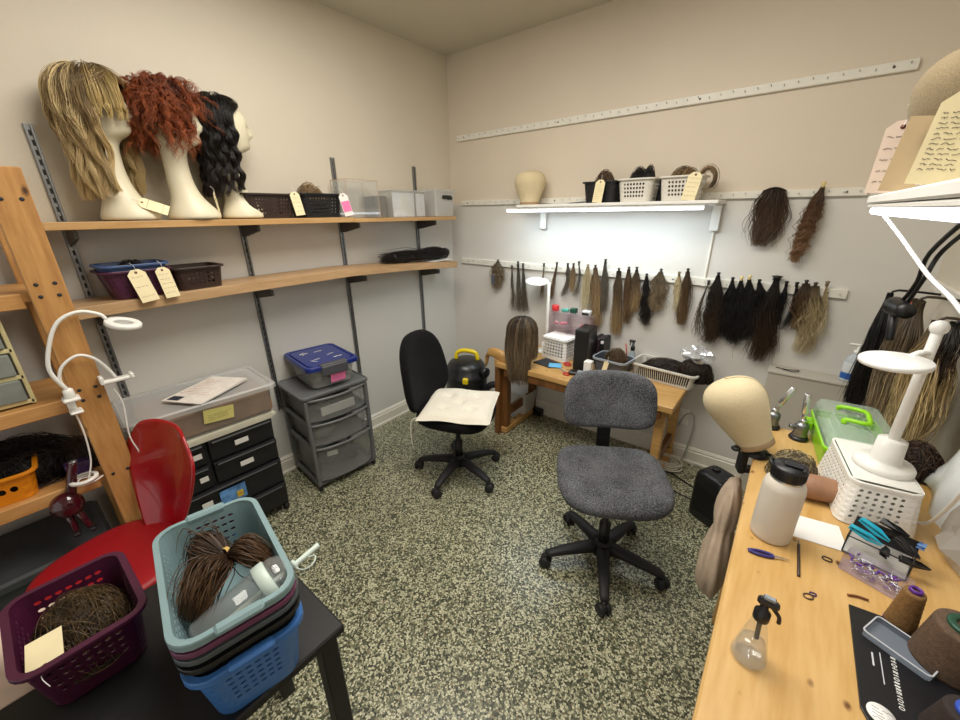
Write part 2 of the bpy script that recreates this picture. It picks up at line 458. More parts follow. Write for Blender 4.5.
def basket(name, label, cat, loc, w, d, h, m, mrim=None, rot=0, taper=.16, cr=.03, group=None, rim=.008, fl=.012, cell=.018, hole=.62, oval=1.0, rows=(.2, .82), slot=False, flip=False, handles=False, rimtilt=0):
    t = thing(name, label, cat, loc, rot, group)
    mb = MB(); perf(mb, w, d, h, taper, cr, cell, cell, rows=rows, hole=hole, oval=oval, slot=slot)
    k = 1-taper
    b = mb.build('body', m, t, solid=.0022)
    mb = MB(); ring = rrect(w*k*.995, d*k*.995, cr, 5); mb.loft([[(x, y, .001) for x, y in ring], [(x, y, .004) for x, y in ring]], smooth=False)
    mb.build('bottom', m, t)
    mb = MB(); o0 = rrect(w+.002, d+.002, cr); o1 = rrect(w+2*fl, d+2*fl, cr+fl); o2 = rrect(w-.003, d-.003, cr)
    mb.loft([[(x, y, h-rim) for x, y in o0], [(x, y, h-rim) for x, y in o1], [(x, y, h-rim*.2) for x, y in o1], [(x*.993, y*.993, h) for x, y in o1], [(x, y, h) for x, y in o2], [(x, y, h-rim) for x, y in o2]], False, False, False)
    mb.build('rim', mrim or m, t)
    if handles:
        for sx in (-1, 1):
            MB().box((sx*(w/2+fl*.7), 0, h-.003), (fl*2.2, d*.42, .016), bev=.005).build('grip', mrim or m, t)
    return t

# ------------------------------------------------------------------ paper tags
def scribble(name, m, parent, rows, x0, x1, ys, z, amp=.0012, r=.00035, seed=1):
    rg = random.Random(seed); mb = MB()
    for y in ys:
        xe = x0+(x1-x0)*rg.uniform(.65, 1)
        x = x0
        while x < xe:
            L = rg.uniform(.006, .014); pts = []
            k = 6
            for i in range(k):
                pts.append((x+L*i/(k-1), y+rg.uniform(-amp, amp)*(1 if i % 2 else -1.2), z))
            mb.tube(pts, r, 4); x += L+.0035
    return mb.build(name, m, parent)
# ------------------------------------------------------------------ materials of the place
def wallmat(name, c, low=None, zs=0):
    m, nt, b = nmat(name); L = nt.links.new
    b.inputs['Roughness'].default_value = .55; b.inputs['Specular IOR Level'].default_value = .35
    tc = nd(nt, 'ShaderNodeTexCoord')
    n = nd(nt, 'ShaderNodeTexNoise', Scale=1.3, Detail=5.0); L(tc.outputs['Object'], n.inputs['Vector'])
    r = nt.nodes.new('ShaderNodeValToRGB'); e = r.color_ramp.elements; cc = lin(c)
    e[0].position = .3; e[0].color = (*[x*.96 for x in cc[:3]], 1); e[1].position = .7; e[1].color = (*[min(1, x*1.03) for x in cc[:3]], 1)
    L(n.outputs['Fac'], r.inputs['Fac']); L(r.outputs['Color'], b.inputs['Base Color'])
    if low:      # the lower part of the wall is painted a cooler white
        sx = nd(nt, 'ShaderNodeSeparateXYZ'); L(tc.outputs['Object'], sx.inputs[0])
        lt = nd(nt, 'ShaderNodeMath', operation='LESS_THAN'); lt.inputs[1].default_value = zs; L(sx.outputs[2], lt.inputs[0])
        mm = nd(nt, 'ShaderNodeMix', data_type='RGBA'); L(lt.outputs[0], mm.inputs[0]); L(r.outputs['Color'], mm.inputs[6]); mm.inputs[7].default_value = lin(low)
        L(mm.outputs[2], b.inputs['Base Color'])
    n2 = nd(nt, 'ShaderNodeTexNoise', Scale=90.0, Detail=4.0); L(tc.outputs['Object'], n2.inputs['Vector'])
    bp = nd(nt, 'ShaderNodeBump', Strength=.12, Distance=.003); L(n2.outputs['Fac'], bp.inputs['Height']); L(bp.outputs['Normal'], b.inputs['Normal'])
    return m

def terrazzo():
    m, nt, b = nmat('terrazzo'); L = nt.links.new
    tc = nd(nt, 'ShaderNodeTexCoord')
    nz = nd(nt, 'ShaderNodeTexNoise', Scale=60.0, Detail=2.0); L(tc.outputs['Object'], nz.inputs['Vector'])
    ws = nd(nt, 'ShaderNodeVectorMath', operation='MULTIPLY_ADD'); ws.inputs[1].default_value = (.006, .006, 0)
    L(nz.outputs['Color'], ws.inputs[0]); L(tc.outputs['Object'], ws.inputs[2])
    mp = nd(nt, 'ShaderNodeMapping'); mp.inputs['Scale'].default_value = (1, 1, 0); L(ws.outputs[0], mp.inputs['Vector'])
    v = nd(nt, 'ShaderNodeTexVoronoi', Scale=140.0, Randomness=1.0); L(mp.outputs[0], v.inputs['Vector'])
    v2 = nd(nt, 'ShaderNodeTexVoronoi', Scale=140.0, feature='DISTANCE_TO_EDGE'); L(mp.outputs[0], v2.inputs['Vector'])
    sp = nd(nt, 'ShaderNodeSeparateColor'); L(v.outputs['Color'], sp.inputs[0])
    r = nt.nodes.new('ShaderNodeValToRGB'); r.color_ramp.interpolation = 'CONSTANT'; e = r.color_ramp.elements
    cols = [(0, '#33362b'), (.16, '#51543f'), (.33, '#7b7e66'), (.48, '#bfbe9d'), (.66, '#d6d4b6'), (.86, '#a3a285'), (.96, '#8c7c5e')]
    e[0].position = 0; e[0].color = lin(cols[0][1]); e[1].position = cols[1][0]; e[1].color = lin(cols[1][1])
    for p, c in cols[2:]:
        x = e.new(p); x.color = lin(c)
    L(sp.outputs[0], r.inputs['Fac'])
    er = nt.nodes.new('ShaderNodeValToRGB'); er.color_ramp.elements[0].position = .02; er.color_ramp.elements[0].color = (1, 1, 1, 1)
    er.color_ramp.elements[1].position = .08; er.color_ramp.elements[1].color = (0, 0, 0, 1); L(v2.outputs['Distance'], er.inputs['Fac'])
    mm = nd(nt, 'ShaderNodeMix', data_type='RGBA'); L(er.outputs['Color'], mm.inputs[0]); L(r.outputs['Color'], mm.inputs[6]); mm.inputs[7].default_value = lin('#4a4d3e')
    n = nd(nt, 'ShaderNodeTexNoise', Scale=.9, Detail=3.0); L(tc.outputs['Object'], n.inputs['Vector'])
    mr = nd(nt, 'ShaderNodeMapRange'); mr.inputs[3].default_value = .8; mr.inputs[4].default_value = 1.12; L(n.outputs['Fac'], mr.inputs[0])
    sc = nd(nt, 'ShaderNodeVectorMath', operation='SCALE'); L(mm.outputs[2], sc.inputs[0]); L(mr.outputs[0], sc.inputs['Scale'])
    L(sc.outputs[0], b.inputs['Base Color'])
    b.inputs['Roughness'].default_value = .3; b.inputs['Specular IOR Level'].default_value = .5
    return m

M = {}
M['wall'] = wallmat('wall_paint', '#d6cdbc')
M['ceil'] = wallmat('ceiling_paint', '#cdc7b6')
M['floor'] = terrazzo()
M['trim'] = mat('trim_white', '#e4e0d4', .4, var=.03)
M['rail'] = mat('rail_white', '#e2dfd4', .45, var=.04)
M['white'] = mat('white_plastic', '#ecebe6', .35, var=.02)
M['whitem'] = mat('white_matte', '#efefec', .5, var=.02)
M['black'] = mat('black_plastic', '#17171a', .4, var=.1)
M['blackr'] = mat('black_rubber', '#1c1c1f', .6, var=.12)
M['blackf'] = fabric('black_fabric', '#08080a', '#141416', 500, sheen=.02)
M['grey'] = fabric('grey_tweed', '#26272a', '#727479', 210, sheen=.05)
M['steel'] = mat('galvanised_steel', '#8d9094', .35, .85, var=.08)
M['chrome'] = mat('chrome', '#dfe1e3', .22, .9, var=.02)
M['slot'] = mat('slot_dark', '#26272a', .6)
M['bracket'] = mat('bracket_grey', '#4d4a47', .45, .4)
M['shelf'] = wood('shelf_wood', '#cba470', '#b58c58', 'y', 7, .42, False)
M['shelfpale'] = wood('shelf_pale_wood', '#c2a079', '#a9875f', 'y', 7, .45, False)
M['post'] = wood('pine_post', '#c9985c', '#a87640', 'z', 8, .5, True)
M['unit'] = wood('pine_shelf', '#d0a066', '#b78245', 'y', 8, .5, False)
M['bench'] = wood('bench_wood', '#d2ad72', '#bf9554', 'y', 7, .38, True, '#6b4522', 1)
M['table'] = wood('table_wood', '#cfa568', '#ad8145', 'x', 9, .45, True)
M['tabledark'] = wood('table_leg_wood', '#80552c', '#5f3c1c', 'z', 9, .45, False)
M['styro'] = mat('mannequin_cream', '#ddd5bb', .45, var=.04, bump=.1)
M['canvas'] = fabric('canvas_linen', '#cdbb95', '#e0d2b0', 520)
M['manila'] = mat('manila_card', '#ecdfb6', .7, var=.04)
M['pink'] = mat('pink_note', '#f07db2', .7, var=.03)
M['ink'] = mat('ink', '#2a2626', .7)
M['clear'] = clear('clear_plastic', '#eceeec', .82)
M['clearw'] = clear('frosted_plastic', '#e6e7e6', .6, .3)
M['clearg'] = clear('smoke_plastic', '#6d7073', .42, .25)
M['glass'] = clear('clear_glass', '#f2f4f4', .93, .03, .15)
M['paper'] = mat('paper', '#eceae6', .7, var=.02)
M['red'] = mat('red_plastic', '#a00d19', .22, var=.04, coat=.4)
M['redf'] = mat('red_seat', '#9a0d18', .5, var=.05)
M['led'] = mat('led_tube', '#eef4ff', .5, emit=5, var=.0)

def struct(o): o['kind'] = 'structure'; return o
def slab(name, c, d, m, **k): return struct(MB().box(c, d).build(name, m, **k))

# ------------------------------------------------------------------ the room
NEAR = -4.6; XR = 2.89; H = 2.706
struct(MB().box((XR/2, NEAR/2, -.05), (XR+.2, -NEAR+.2, .1)).build('floor', M['floor']))
slab('ceiling', (XR/2, NEAR/2, H+.05), (XR+.2, -NEAR+.2, .1), M['ceil'])
slab('wall_left', (-.05, NEAR/2, H/2), (.1, -NEAR, H), wallmat('wall_paint_left', '#d6cdbc', '#d3d1cc', 1.565))
slab('wall_back', (XR/2, .05, H/2), (XR+.2, .1, H), wallmat('wall_paint_back', '#d8ccba', '#d4d1cb', 1.675))
slab('wall_right', (XR+.05, NEAR/2, H/2), (.1, -NEAR, H), M['wall'])

def baseboard(name, p0, p1, nx, ny):
    mb = MB(); prof = [(0, 0), (.022, 0), (.022, .012), (.014, .018), (.014, .082), (.009, .088), (.012, .098), (.004, .112), (0, .114)]
    rings = [[(p[0]+nx*a, p[1]+ny*a, z) for a, z in prof] for p in (p0, p1)]
    mb.loft(rings, True, True, False)
    return struct(mb.build(name, M['trim']))
baseboard('baseboard_left', (0, NEAR, 0), (0, 0, 0), 1, 0)
baseboard('baseboard_back', (0, 0, 0), (2.39, 0, 0), 0, -1)
# boxed ledge low on the back wall, with a lipped top
mb = MB(); mb.box(((2.392+XR)/2, -.06, .385), (XR-2.392, .12, .77)); mb.box(((2.388+XR)/2, -.063, .775), (XR-2.388, .126, .014), bev=.003)
struct(mb.build('trim_1', wallmat('ledge_paint', '#bdb6a9')))

# white strips with rows of nails, for hanging hair
def hook_rail(label, x0, z0, x1, z1, h, n, skip=()):
    t = thing('hook_rail', label, 'rail', (x0, 0, z0), 0)
    L = math.hypot(x1-x0, z1-z0); a = -math.atan2(z1-z0, x1-x0)
    MB().box((L/2, -.009, 0), (L, .018, h), bev=.003).build('strip', M['rail'], t)
    first = None
    for i in range(n):
        x = L*(i+.5)/n
        if first is None:
            mb = MB(); mb.cyl((0, -.018, 0), (0, -.030, .004), .0012, seg=6); mb.ell((0, -.03, .004), (.0025,)*3, 8, 6)
            first = mb.build('nail', M['steel'], t); q = first
        else:
            q = first.copy(); COL.objects.link(q); q.parent = t
        q.location = (x, 0, .004*((i % 3)-1))
    for x in (L*.03, L*.35, L*.68, L*.97):
        MB().cyl((x, -.017, 0), (x, -.0195, 0), .005, seg=10).build('screw', M['bracket'], t)
    t.rotation_euler = (0, a, 0)
    return t
hook_rail('long white nail strip high up across the empty back wall', .095, 2.147, 2.614, 2.152, .042, 48)
hook_rail('white nail strip level with the lit back wall shelf, holding the two brown hairpieces', .12, 1.678, 2.578, 1.672, .037, 44)
hook_rail('lowest white nail strip with the long row of hanging hair', .112, 1.220, 2.618, 1.202, .046, 46)

# thin white cable cover running down to the lowest strip
mb = MB(); mb.box((1.985, -.006, 1.42), (.012, .012, .39), bev=.003); mb.box((1.985, -.009, 1.205), (.026, .02, .05), bev=.004)
tag(mb.build('cable_cover', M['rail']), 'thin white vertical cable cover beside the right end of the lit shelf', 'cable cover')

# ------------------------------------------------------------------ shelf standards on the left wall
def standard(y, z0, z1, label, brk):
    t = thing('shelf_standard', label, 'shelf standard', (0, y, 0), 0, 'slotted shelf standards')
    mb = MB(); w = .012
    mb.box((.002, 0, (z0+z1)/2), (.004, w, z1-z0)); 
    for s in (-1, 1): mb.box((.007, s*w, (z0+z1)/2), (.014, .002, z1-z0)); mb.box((.013, s*w*.72, (z0+z1)/2), (.002, w*.55, z1-z0))
    mb.build('track', M['steel'], t)
    mb = MB(); z = z0+.02
    while z < z1-.02:
        mb.box((.0048, 0, z), (.0016, .007, .02)); z += .034
    mb.build('slots', M['slot'], t)
    for (zt, ln) in brk:
        mb = MB(); pr = [(.012, -.062), (.012, 0), (ln, 0), (ln, -.030), (.06, -.058)]
        mb.loft([[(x, s*.006, zt+z) for x, z in pr] for s in (-1, 1)], True, True, False)
        mb.build('bracket', M['bracket'], t)
standard(-2.365, .80, 1.937, 'leftmost slotted shelf standard, behind the blonde wig and the pine post', [(1.559, .21), (1.222, .22)])
standard(-1.69, .45, 1.56, 'slotted shelf standard above the gap between the black drawers and grey drawer tower', [(1.559, .21), (1.228, .22)])
standard(-1.087, .45, 1.932, 'slotted shelf standard rising above the pink noted black basket', [(1.555, .21), (1.228, .22)])
standard(-.41, .45, 1.93, 'slotted shelf standard nearest the room corner, behind the picture-labelled clear box', [(1.553, .21), (1.195, .22)])

def board(name, label, x0, x1, secs, th, m):
    mb = MB()
    mb.loft([[(x0, y, z-th), (x1, y, z-th), (x1, y, z), (x0, y, z)] for y, z in secs], True, True, False)
    o = mb.build(name, m, bevel=.002); return tag(o, label, 'shelf')
board('shelf_board', 'upper wooden wall shelf board carrying the three wig heads', .016, .25, [(-2.447, 1.589), (-1.145, 1.587)], .028, M['shelf'])
board('shelf_board', 'upper shelf board, shorter pale one near the corner under the clear boxes', .016, .25, [(-1.143, 1.581), (-.225, 1.579)], .024, M['shelf'])
board('shelf_board', 'lower wooden wall shelf board under the purple basket and the dark wig', .016, .25, [(-2.447, 1.277), (-1.9, 1.287), (-1.2, 1.290), (-.75, 1.272), (-.23, 1.240)], .046, M['shelfpale'])

# ------------------------------------------------------------------ lit shelf on the back wall
t = thing('wall_shelf', 'white back wall shelf over the light tube, with baskets and a canvas head', 'shelf', (1.42, 0, 1.64), 0)
MB().box((0, -.13, 0), (1.20, .255, .018), bev=.003).build('board', M['whitem'], t)
for x in (-.52, .565):
    mb = MB(); mb.box((x, -.022, -.075), (.045, .012, .15), bev=.003); mb.box((x, -.10, -.014), (.035, .18, .008), bev=.002)
    mb.build('bracket', M['white'], t)
t = thing('light_tube', 'glowing white tube light under the back wall shelf', 'lamp', (1.345, -.235, 1.617), 0)
MB().box((0, 0, .007), (1.235, .03, .010), bev=.003).build('housing', M['white'], t)
MB().cyl((-.61, 0, -.005), (.61, 0, -.005), .009, seg=12).build('tube', M['led'], t)

# ------------------------------------------------------------------ lit shelf on the right wall
t = thing('wall_shelf', 'white right wall shelf at head height, with tags hanging off its edge', 'shelf', (2.69, -1.9, 1.612), 0)
MB().box((0, 0, .008), (.385, 1.45, .018), bev=.003).build('board', M['whitem'], t)
for y in (.45, -.45):
    mb = MB(); mb.box((.188, y, -.1), (.008, .035, .2), bev=.002); mb.box((.06, y, -.007), (.25, .03, .01), bev=.002); mb.build('bracket', M['white'], t)
t = thing('light_tube', 'glowing white tube light under the right wall shelf front edge', 'lamp', (2.515, -1.85, 1.597), 0)
MB().box((0, 0, .008), (.03, 1.32, .008), bev=.002).build('housing', M['white'], t)
MB().cyl((0, -.65, -.002), (0, .65, -.002), .009, seg=12).build('tube', M['led'], t)

# wall socket with plug
t = thing('wall_outlet', 'white wall socket on the back wall above the grey cord', 'outlet', (2.008, 0, .32), 0)
MB().box((0, -.003, 0), (.07, .006, .115), bev=.002).build('plate', M['white'], t)
for z in (-.026, .026): MB().box((0, -.0065, z), (.03, .004, .03), bev=.002).build('receptacle', M['whitem'], t)
# ------------------------------------------------------------------ office chairs
def pad(a, b, th, e=3.2, n=48, dome=.2, f=None):
    """an upholstered pad: rounded outline, soft edge"""
    rings = []
    for k, z in ((.02, -th*.5), (.55, -th*.5), (.90, -th*.48), (.98, -th*.28), (1, 0), (.985, th*.25), (.93, th*.42), (.8, th*.47), (.5, th*(.47+dome*.1)), (.02, th*(.47+dome*.1))):
        ring = sq(n, a*k, b*k, e, z)
        rings.append([f(*p) for p in ring] if f else ring)
    return MB().loft(rings)

def five_star(t, m, r, hub, c0, ang0=0, cas=None, col=.03, dome=.02):
    """hub, five arms each ending in a twin-wheel caster; returns nothing"""
    MB().lathe([(.0, .065), (.05, .065), (.052, .10), (.035, .135), (.0, .14)], c0, 20).build('hub', m, t)
    for i in range(5):
        a = ang0+2*PI*i/5; ca, sa = math.cos(a), math.sin(a)
        rings = []
        for q, w, h, z in ((.02, .034, .026, .10), (.08, .029, .023, .10), (.2, .024, .018, .086), (r-.02, .020, .015, .074), (r, .015, .011, .071)):
            ring = []
            for (u, v) in [(x, y) for x, y, _ in sq(12, w, h, 3)]:
                ring.append((c0[0]+ca*q-sa*u, c0[1]+sa*q+ca*u, c0[2]+z+v))
            rings.append(ring)
        leg = MB().loft(rings).build('leg', m, t)
        b = a+.9+i*1.1; cx, cy = c0[0]+ca*r, c0[1]+sa*r
        ax = Vector((math.cos(b), math.sin(b), 0))
        mb = MB(); mb.cyl((cx, cy, .035), (cx, cy, .066), .009)
        for s in (-1, 1):
            p = Vector((cx, cy, .027))+ax*(s*.008); mb.cyl(p, p+ax*(s*.016), .027, seg=18)
        mb.ell((cx, cy, .034), (.02, .02, .024), 14, 8)
        mb.build('caster', cas or m, leg)

def office_chair(label, loc, rot, cov, seat, back, seat_z, back_z, group=None, ang0=.3, lever=True):
    """+x is the way the chair faces"""
    t = thing('office_chair', label, 'chair', loc, rot)
    five_star(t, M['blackr'], .275, None, (0, 0, 0), ang0)
    MB().lathe([(.026, .12), (.026, .24), (.0145, .245), (.0145, seat_z-.07)], (0, 0, 0), 18).build('gas_lift', M['black'], t)
    MB().box((-.02, 0, seat_z-.058), (.2, .15, .028), bev=.01).build('seat_plate', M['black'], t)
    def sf(x, y, z): return (x, y, seat_z+z-.02*max(0, (x-seat[0]*.55)/seat[0])**1*1.5+.012*(abs(y)/seat[1])**2)
    pad(seat[0], seat[1], seat[2], seat[3], f=sf, dome=.3).build('seat', cov, t)
    bx = -seat[0]-.01
    def bf(x, y, z):   # pad drawn in (y, height), thickness to +x
        h = y/back[1]; yy = x*(1-back[4]*h)
        return (bx+z+.05*(yy/back[0])**2-.03*h-.015, yy, back_z+y)
    pad(back[0], back[1], back[2], back[3], f=bf).build('backrest', cov, t)
    mb = MB()
    mb.loft([[(x-.002, s*w, z), (x+.012, s*w, z), (x+.012, -s*w, z), (x-.002, -s*w, z)] for (x, z, w, s) in ((bx+.12, seat_z-.06, .032, 1), (bx+.02, seat_z-.055, .032, 1), (bx-.03, seat_z-.02, .032, 1), (bx-.045, seat_z+.05, .032, 1), (bx-.05, back_z+.02, .032, 1))], smooth=False)
    mb.build('spine', M['black'], t)
    if lever:
        mb = MB(); mb.tube([(-.03, .05, seat_z-.06), (-.05, .2, seat_z-.075), (-.05, .235, seat_z-.09)], .006, 8, 4); mb.ell((-.05, .237, seat_z-.092), (.01, .016, .01), 10, 6)
        mb.build('lever', M['black'], t)
    return t
office_chair('grey tweed swivel chair in the middle of the speckled floor', (1.94, -1.15, 0), R(-60), M['grey'], (.228, .238, .065, 3.6), (.212, .135, .055, 3.6, .02), .49, .757, ang0=R(66))
office_chair('black fabric swivel chair with a pale cushion on its seat', (.925, -1.035, 0), R(17), M['blackf'], (.225, .23, .08, 3.2), (.24, .235, .06, 3.0, .14), .45, .70, ang0=R(48))

# tufted cushion on the black chair
def cushion(name, label, loc, rot, w, m):
    n = 29; vs = []; fs = []
    def zf(u, v, up):
        e = max(0, (1-abs(u)**6)*(1-abs(v)**6))**.5
        q = 0
        for i in (-.4, .4, 0):
            for j in (-.4, .4, 0):
                if (i == 0) == (j == 0): q = max(q, math.exp(-(((u-i)**2+(v-j)**2)/.016)))
        ridge = .10*math.exp(-abs(u*v)*60)
        return (.032*e*(1-.75*q-ridge) if up else -.008*e)
    for up in (1, 0):
        for i in range(n):
            for j in range(n):
                u, v = 2*i/(n-1)-1, 2*j/(n-1)-1
                k = 1-.04*(1-abs(u))*(abs(v)**4); k2 = 1-.04*(1-abs(v))*(abs(u)**4)
                vs.append((u*w/2*k2, v*w/2*k, zf(u, v, up)+.004*math.sin(u*5+v*3)))
    N = n*n
    for i in range(n-1):
        for j in range(n-1):
            a = i*n+j; fs.append((a, a+n, a+n+1, a+1)); fs.append((N+a, N+a+1, N+a+n+1, N+a+n))
    for i in range(n-1):
        fs += [(i, i+1, N+i+1, N+i), ((n-1)*n+i+1, (n-1)*n+i, N+(n-1)*n+i, N+(n-1)*n+i+1)]
        fs += [((i+1)*n, i*n, N+i*n, N+(i+1)*n), (i*n+n-1, (i+1)*n+n-1, N+(i+1)*n+n-1, N+i*n+n-1)]
    t = thing(name, label, 'cushion', loc, rot)
    MB().add(vs, fs, True).build('pad', m, t)
    for s in (-1, 1): MB().tube([(-w/2+.01, s*w*.42, 0), (-w/2-.03, s*w*.45, -.02), (-w/2-.035, s*w*.47, -.12), (-w/2-.03, s*w*.46, -.2)], .003, 6, 4).build('tie', m, t)
    return t
cushion('seat_cushion', 'cream tufted square cushion lying on the black swivel chair', (.960, -1.045, .503), R(28), .43, fabric('cushion_cream', '#d9d2c2', '#eae5d8', 300))

# ------------------------------------------------------------------ red chair
t = thing('shell_chair', 'red shell chair between the black drawers and the baskets', 'chair', (.69, -2.63, 0), R(-76))
rings = []
for k, z in ((.02, -.028), (.6, -.028), (.92, -.022), (1, -.004), (.985, .012), (.9, .018), (.5, .014), (.02, .012)):
    rings.append(sq(44, .215*k, .222*k, 2.5, .43+z))
MB().loft(rings).build('seat', M['redf'], t)
mb = MB(); rr = []
for i in range(15):
    q = i/14; z = .42+.45*q; wd = .09+.125*math.sin(PI*min(1, q*1.02+.0)*.62)-.10*max(0, q-.72)**1.5*4.2
    x0 = -.20-.09*q; ring = []
    for j in range(17):
        u = -1+j/8; ring.append((x0+.055*u*u*(1-.4*q), u*max(.02, wd), z-.02*(abs(u)**3)*(q > .8)))
    rr.append(ring)
mb.loft(rr, False, False, closed=False).build('backrest', M['red'], t, solid=.010, sub=1)
for sx in (-1, 1):
    for sy in (-1, 1):
        MB().cyl((sx*.13, sy*.13, .405), (sx*.19, sy*.2, 0), .013).build('leg', M['chrome'], t)
MB().box((0, 0, .398), (.28, .28, .02), bev=.006).build('seat_frame', M['black'], t)

# ------------------------------------------------------------------ grey drawer tower with the blue lidded box
t = thing('drawer_tower', 'grey three-drawer plastic tower on the floor beneath the shelves', 'drawers', (.225, -1.497, 0), R(-5.5))
t.scale = (1, 1, 1.03)
G = mat('tower_grey', '#686a6c', .4, var=.05); smoke = clear('smoke_drawer', '#b4b6b7', .70, .3)
mb = MB()
for sx in (-1, 1):
    for sy in (-1, 1): mb.box((sx*.165, sy*.19, .318), (.028, .022, .555), bev=.004)
for z in (.045, .29, .445, .60):
    mb.box((0, -.19, z), (.34, .016, .03), bev=.003); mb.box((0, .19, z), (.34, .016, .03), bev=.003); mb.box((-.165, 0, z), (.016, .38, .03), bev=.003)
    mb.box((0, 0, z-.008), (.33, .38, .005))
mb.build('frame', G, t)
mb = MB(); mb.loft([[(x, y, z) for x, y in rrect(.37*k, .425*k, .03)] for k, z in ((1, .604), (1.01, .612), (1.01, .622), (.97, .626), (.96, .618))], smooth=False); mb.build('top', G, t, bevel=.002)
for (z0, z1, cont) in ((.065, .282, 1), (.306, .437, 0), (.461, .592, 2)):
    d = MB(); h = z1-z0
    rings = []
    for z in (z0, z1):
        rings.append([(-.15, -.172, z), (.165, -.178, z), (.19+.008*(z-z0)/h, -.12, z), (.205+.01*(z-z0)/h, 0, z), (.19+.008*(z-z0)/h, .12, z), (.165, .178, z), (-.15, .172, z)])
    d.loft(rings, True, False, False)
    q = d.build('drawer', smoke, t)
    mb = MB(); mb.tube([(.172, -.182, z1), (.2, -.12, z1+.002), (.217, 0, z1+.002), (.2, .12, z1+.002), (.172, .182, z1)], .008, 8, 3); mb.build('drawer_rim', G, q)
    rg = random.Random(int(z0*1000)); mb = MB()
    for i in range(7 if cont == 1 else 5):
        x, y = rg.uniform(-.08, .12), rg.uniform(-.11, .11); sz = rg.uniform(.03, .055)
        mb.ell((x, y, z0+sz*.8+.004), (sz*1.2, sz*1.4, sz*.75), 12, 8)
    mb.build('contents', mat('contents_%d' % cont, ('#5d5a55', '#33343a', '#4b4f4a')[cont], .8, var=.3), q)
    if cont == 2:
        MB().box((.186, -.01, z0+.05), (.012, .21, .05), rot=(0, 0, 0), bev=.002).build('paper_stack', M['paper'], q)
    if cont == 1:
        MB().box((.186, -.09, z1-.05), (.003, .062, .03), rot=(0, 0, R(-14))).build('drawer_label', M['paper'], q)
for sx in (-1, 1):
    for sy in (-1, 1): MB().cyl((sx*.155, sy*.185-.009, .02), (sx*.155, sy*.185+.009, .02), .02).build('caster', M['blackr'], t)

t = thing('storage_box', 'clear box with a blue lid and pink note, standing on the grey drawer tower', 'box', (.205, -1.475, .648), R(-8))
t.scale = (1.22, 1.22, 1.22)
mb = MB(); mb.loft([[(x, y, z) for x, y in rrect(.30*k, .235*k, .03)] for k, z in ((.80, .002), (.84, .004), (.97, .105))], True, False, False); mb.build('body', M['clear'], t, solid=.003)
B = mat('lid_blue', '#1f2f7a', .3, var=.06)
mb = MB(); mb.loft([[(x, y, z) for x, y in rrect(.325*k, .262*k, .03)] for k, z in ((.98, .098), (1, .1), (1, .118), (.97, .122), (.9, .12), (.88, .113), (.84, .113), (.82, .121))], True, True, False); mb.build('lid', B, t, bevel=.001)
mb = MB(); rg = random.Random(4)
for i in range(9):
    x, y = rg.uniform(-.10, .10), rg.uniform(-.08, .08); a = rg.uniform(0, 6)
    mb.tube([(x+math.cos(a)*.02*s, y+math.sin(a)*.02*s+.004*s*s, .1245) for s in (-1, -.3, .4, 1)], .0012, 5, 3)
mb.build('lid_scratches', M['white'], t)
mb = MB(); mb.box((.163, 0, .094), (.012, .13, .05), bev=.005); mb.box((.15, 0, .12), (.03, .13, .012), bev=.004); mb.build('clasp', mat('clasp_grey', '#4b4c52', .4), t)
mb = MB(); mb.box((.158, .012, .06), (.002, .075, .07), rot=(0, R(8), R(2))); n = mb.build('note', M['pink'], t)
scribble('writing', M['ink'], n, 5, -.028, .026, (.02, .008, -.004, -.016), 0, .0015, .0005, 5).matrix_local = Matrix.Translation((.1605, .012, .062)) @ Euler((R(90), 0, R(90))).to_matrix().to_4x4()
mb = MB()
for (x, y, c) in ((-.06, -.03, 0), (.05, .03, 0), (.03, -.05, 0)): mb.ell((x, y, .045), (.05, .045, .036), 14, 8)
mb.build('contents', mat('box_contents', '#6d6a66', .8, var=.3), t)

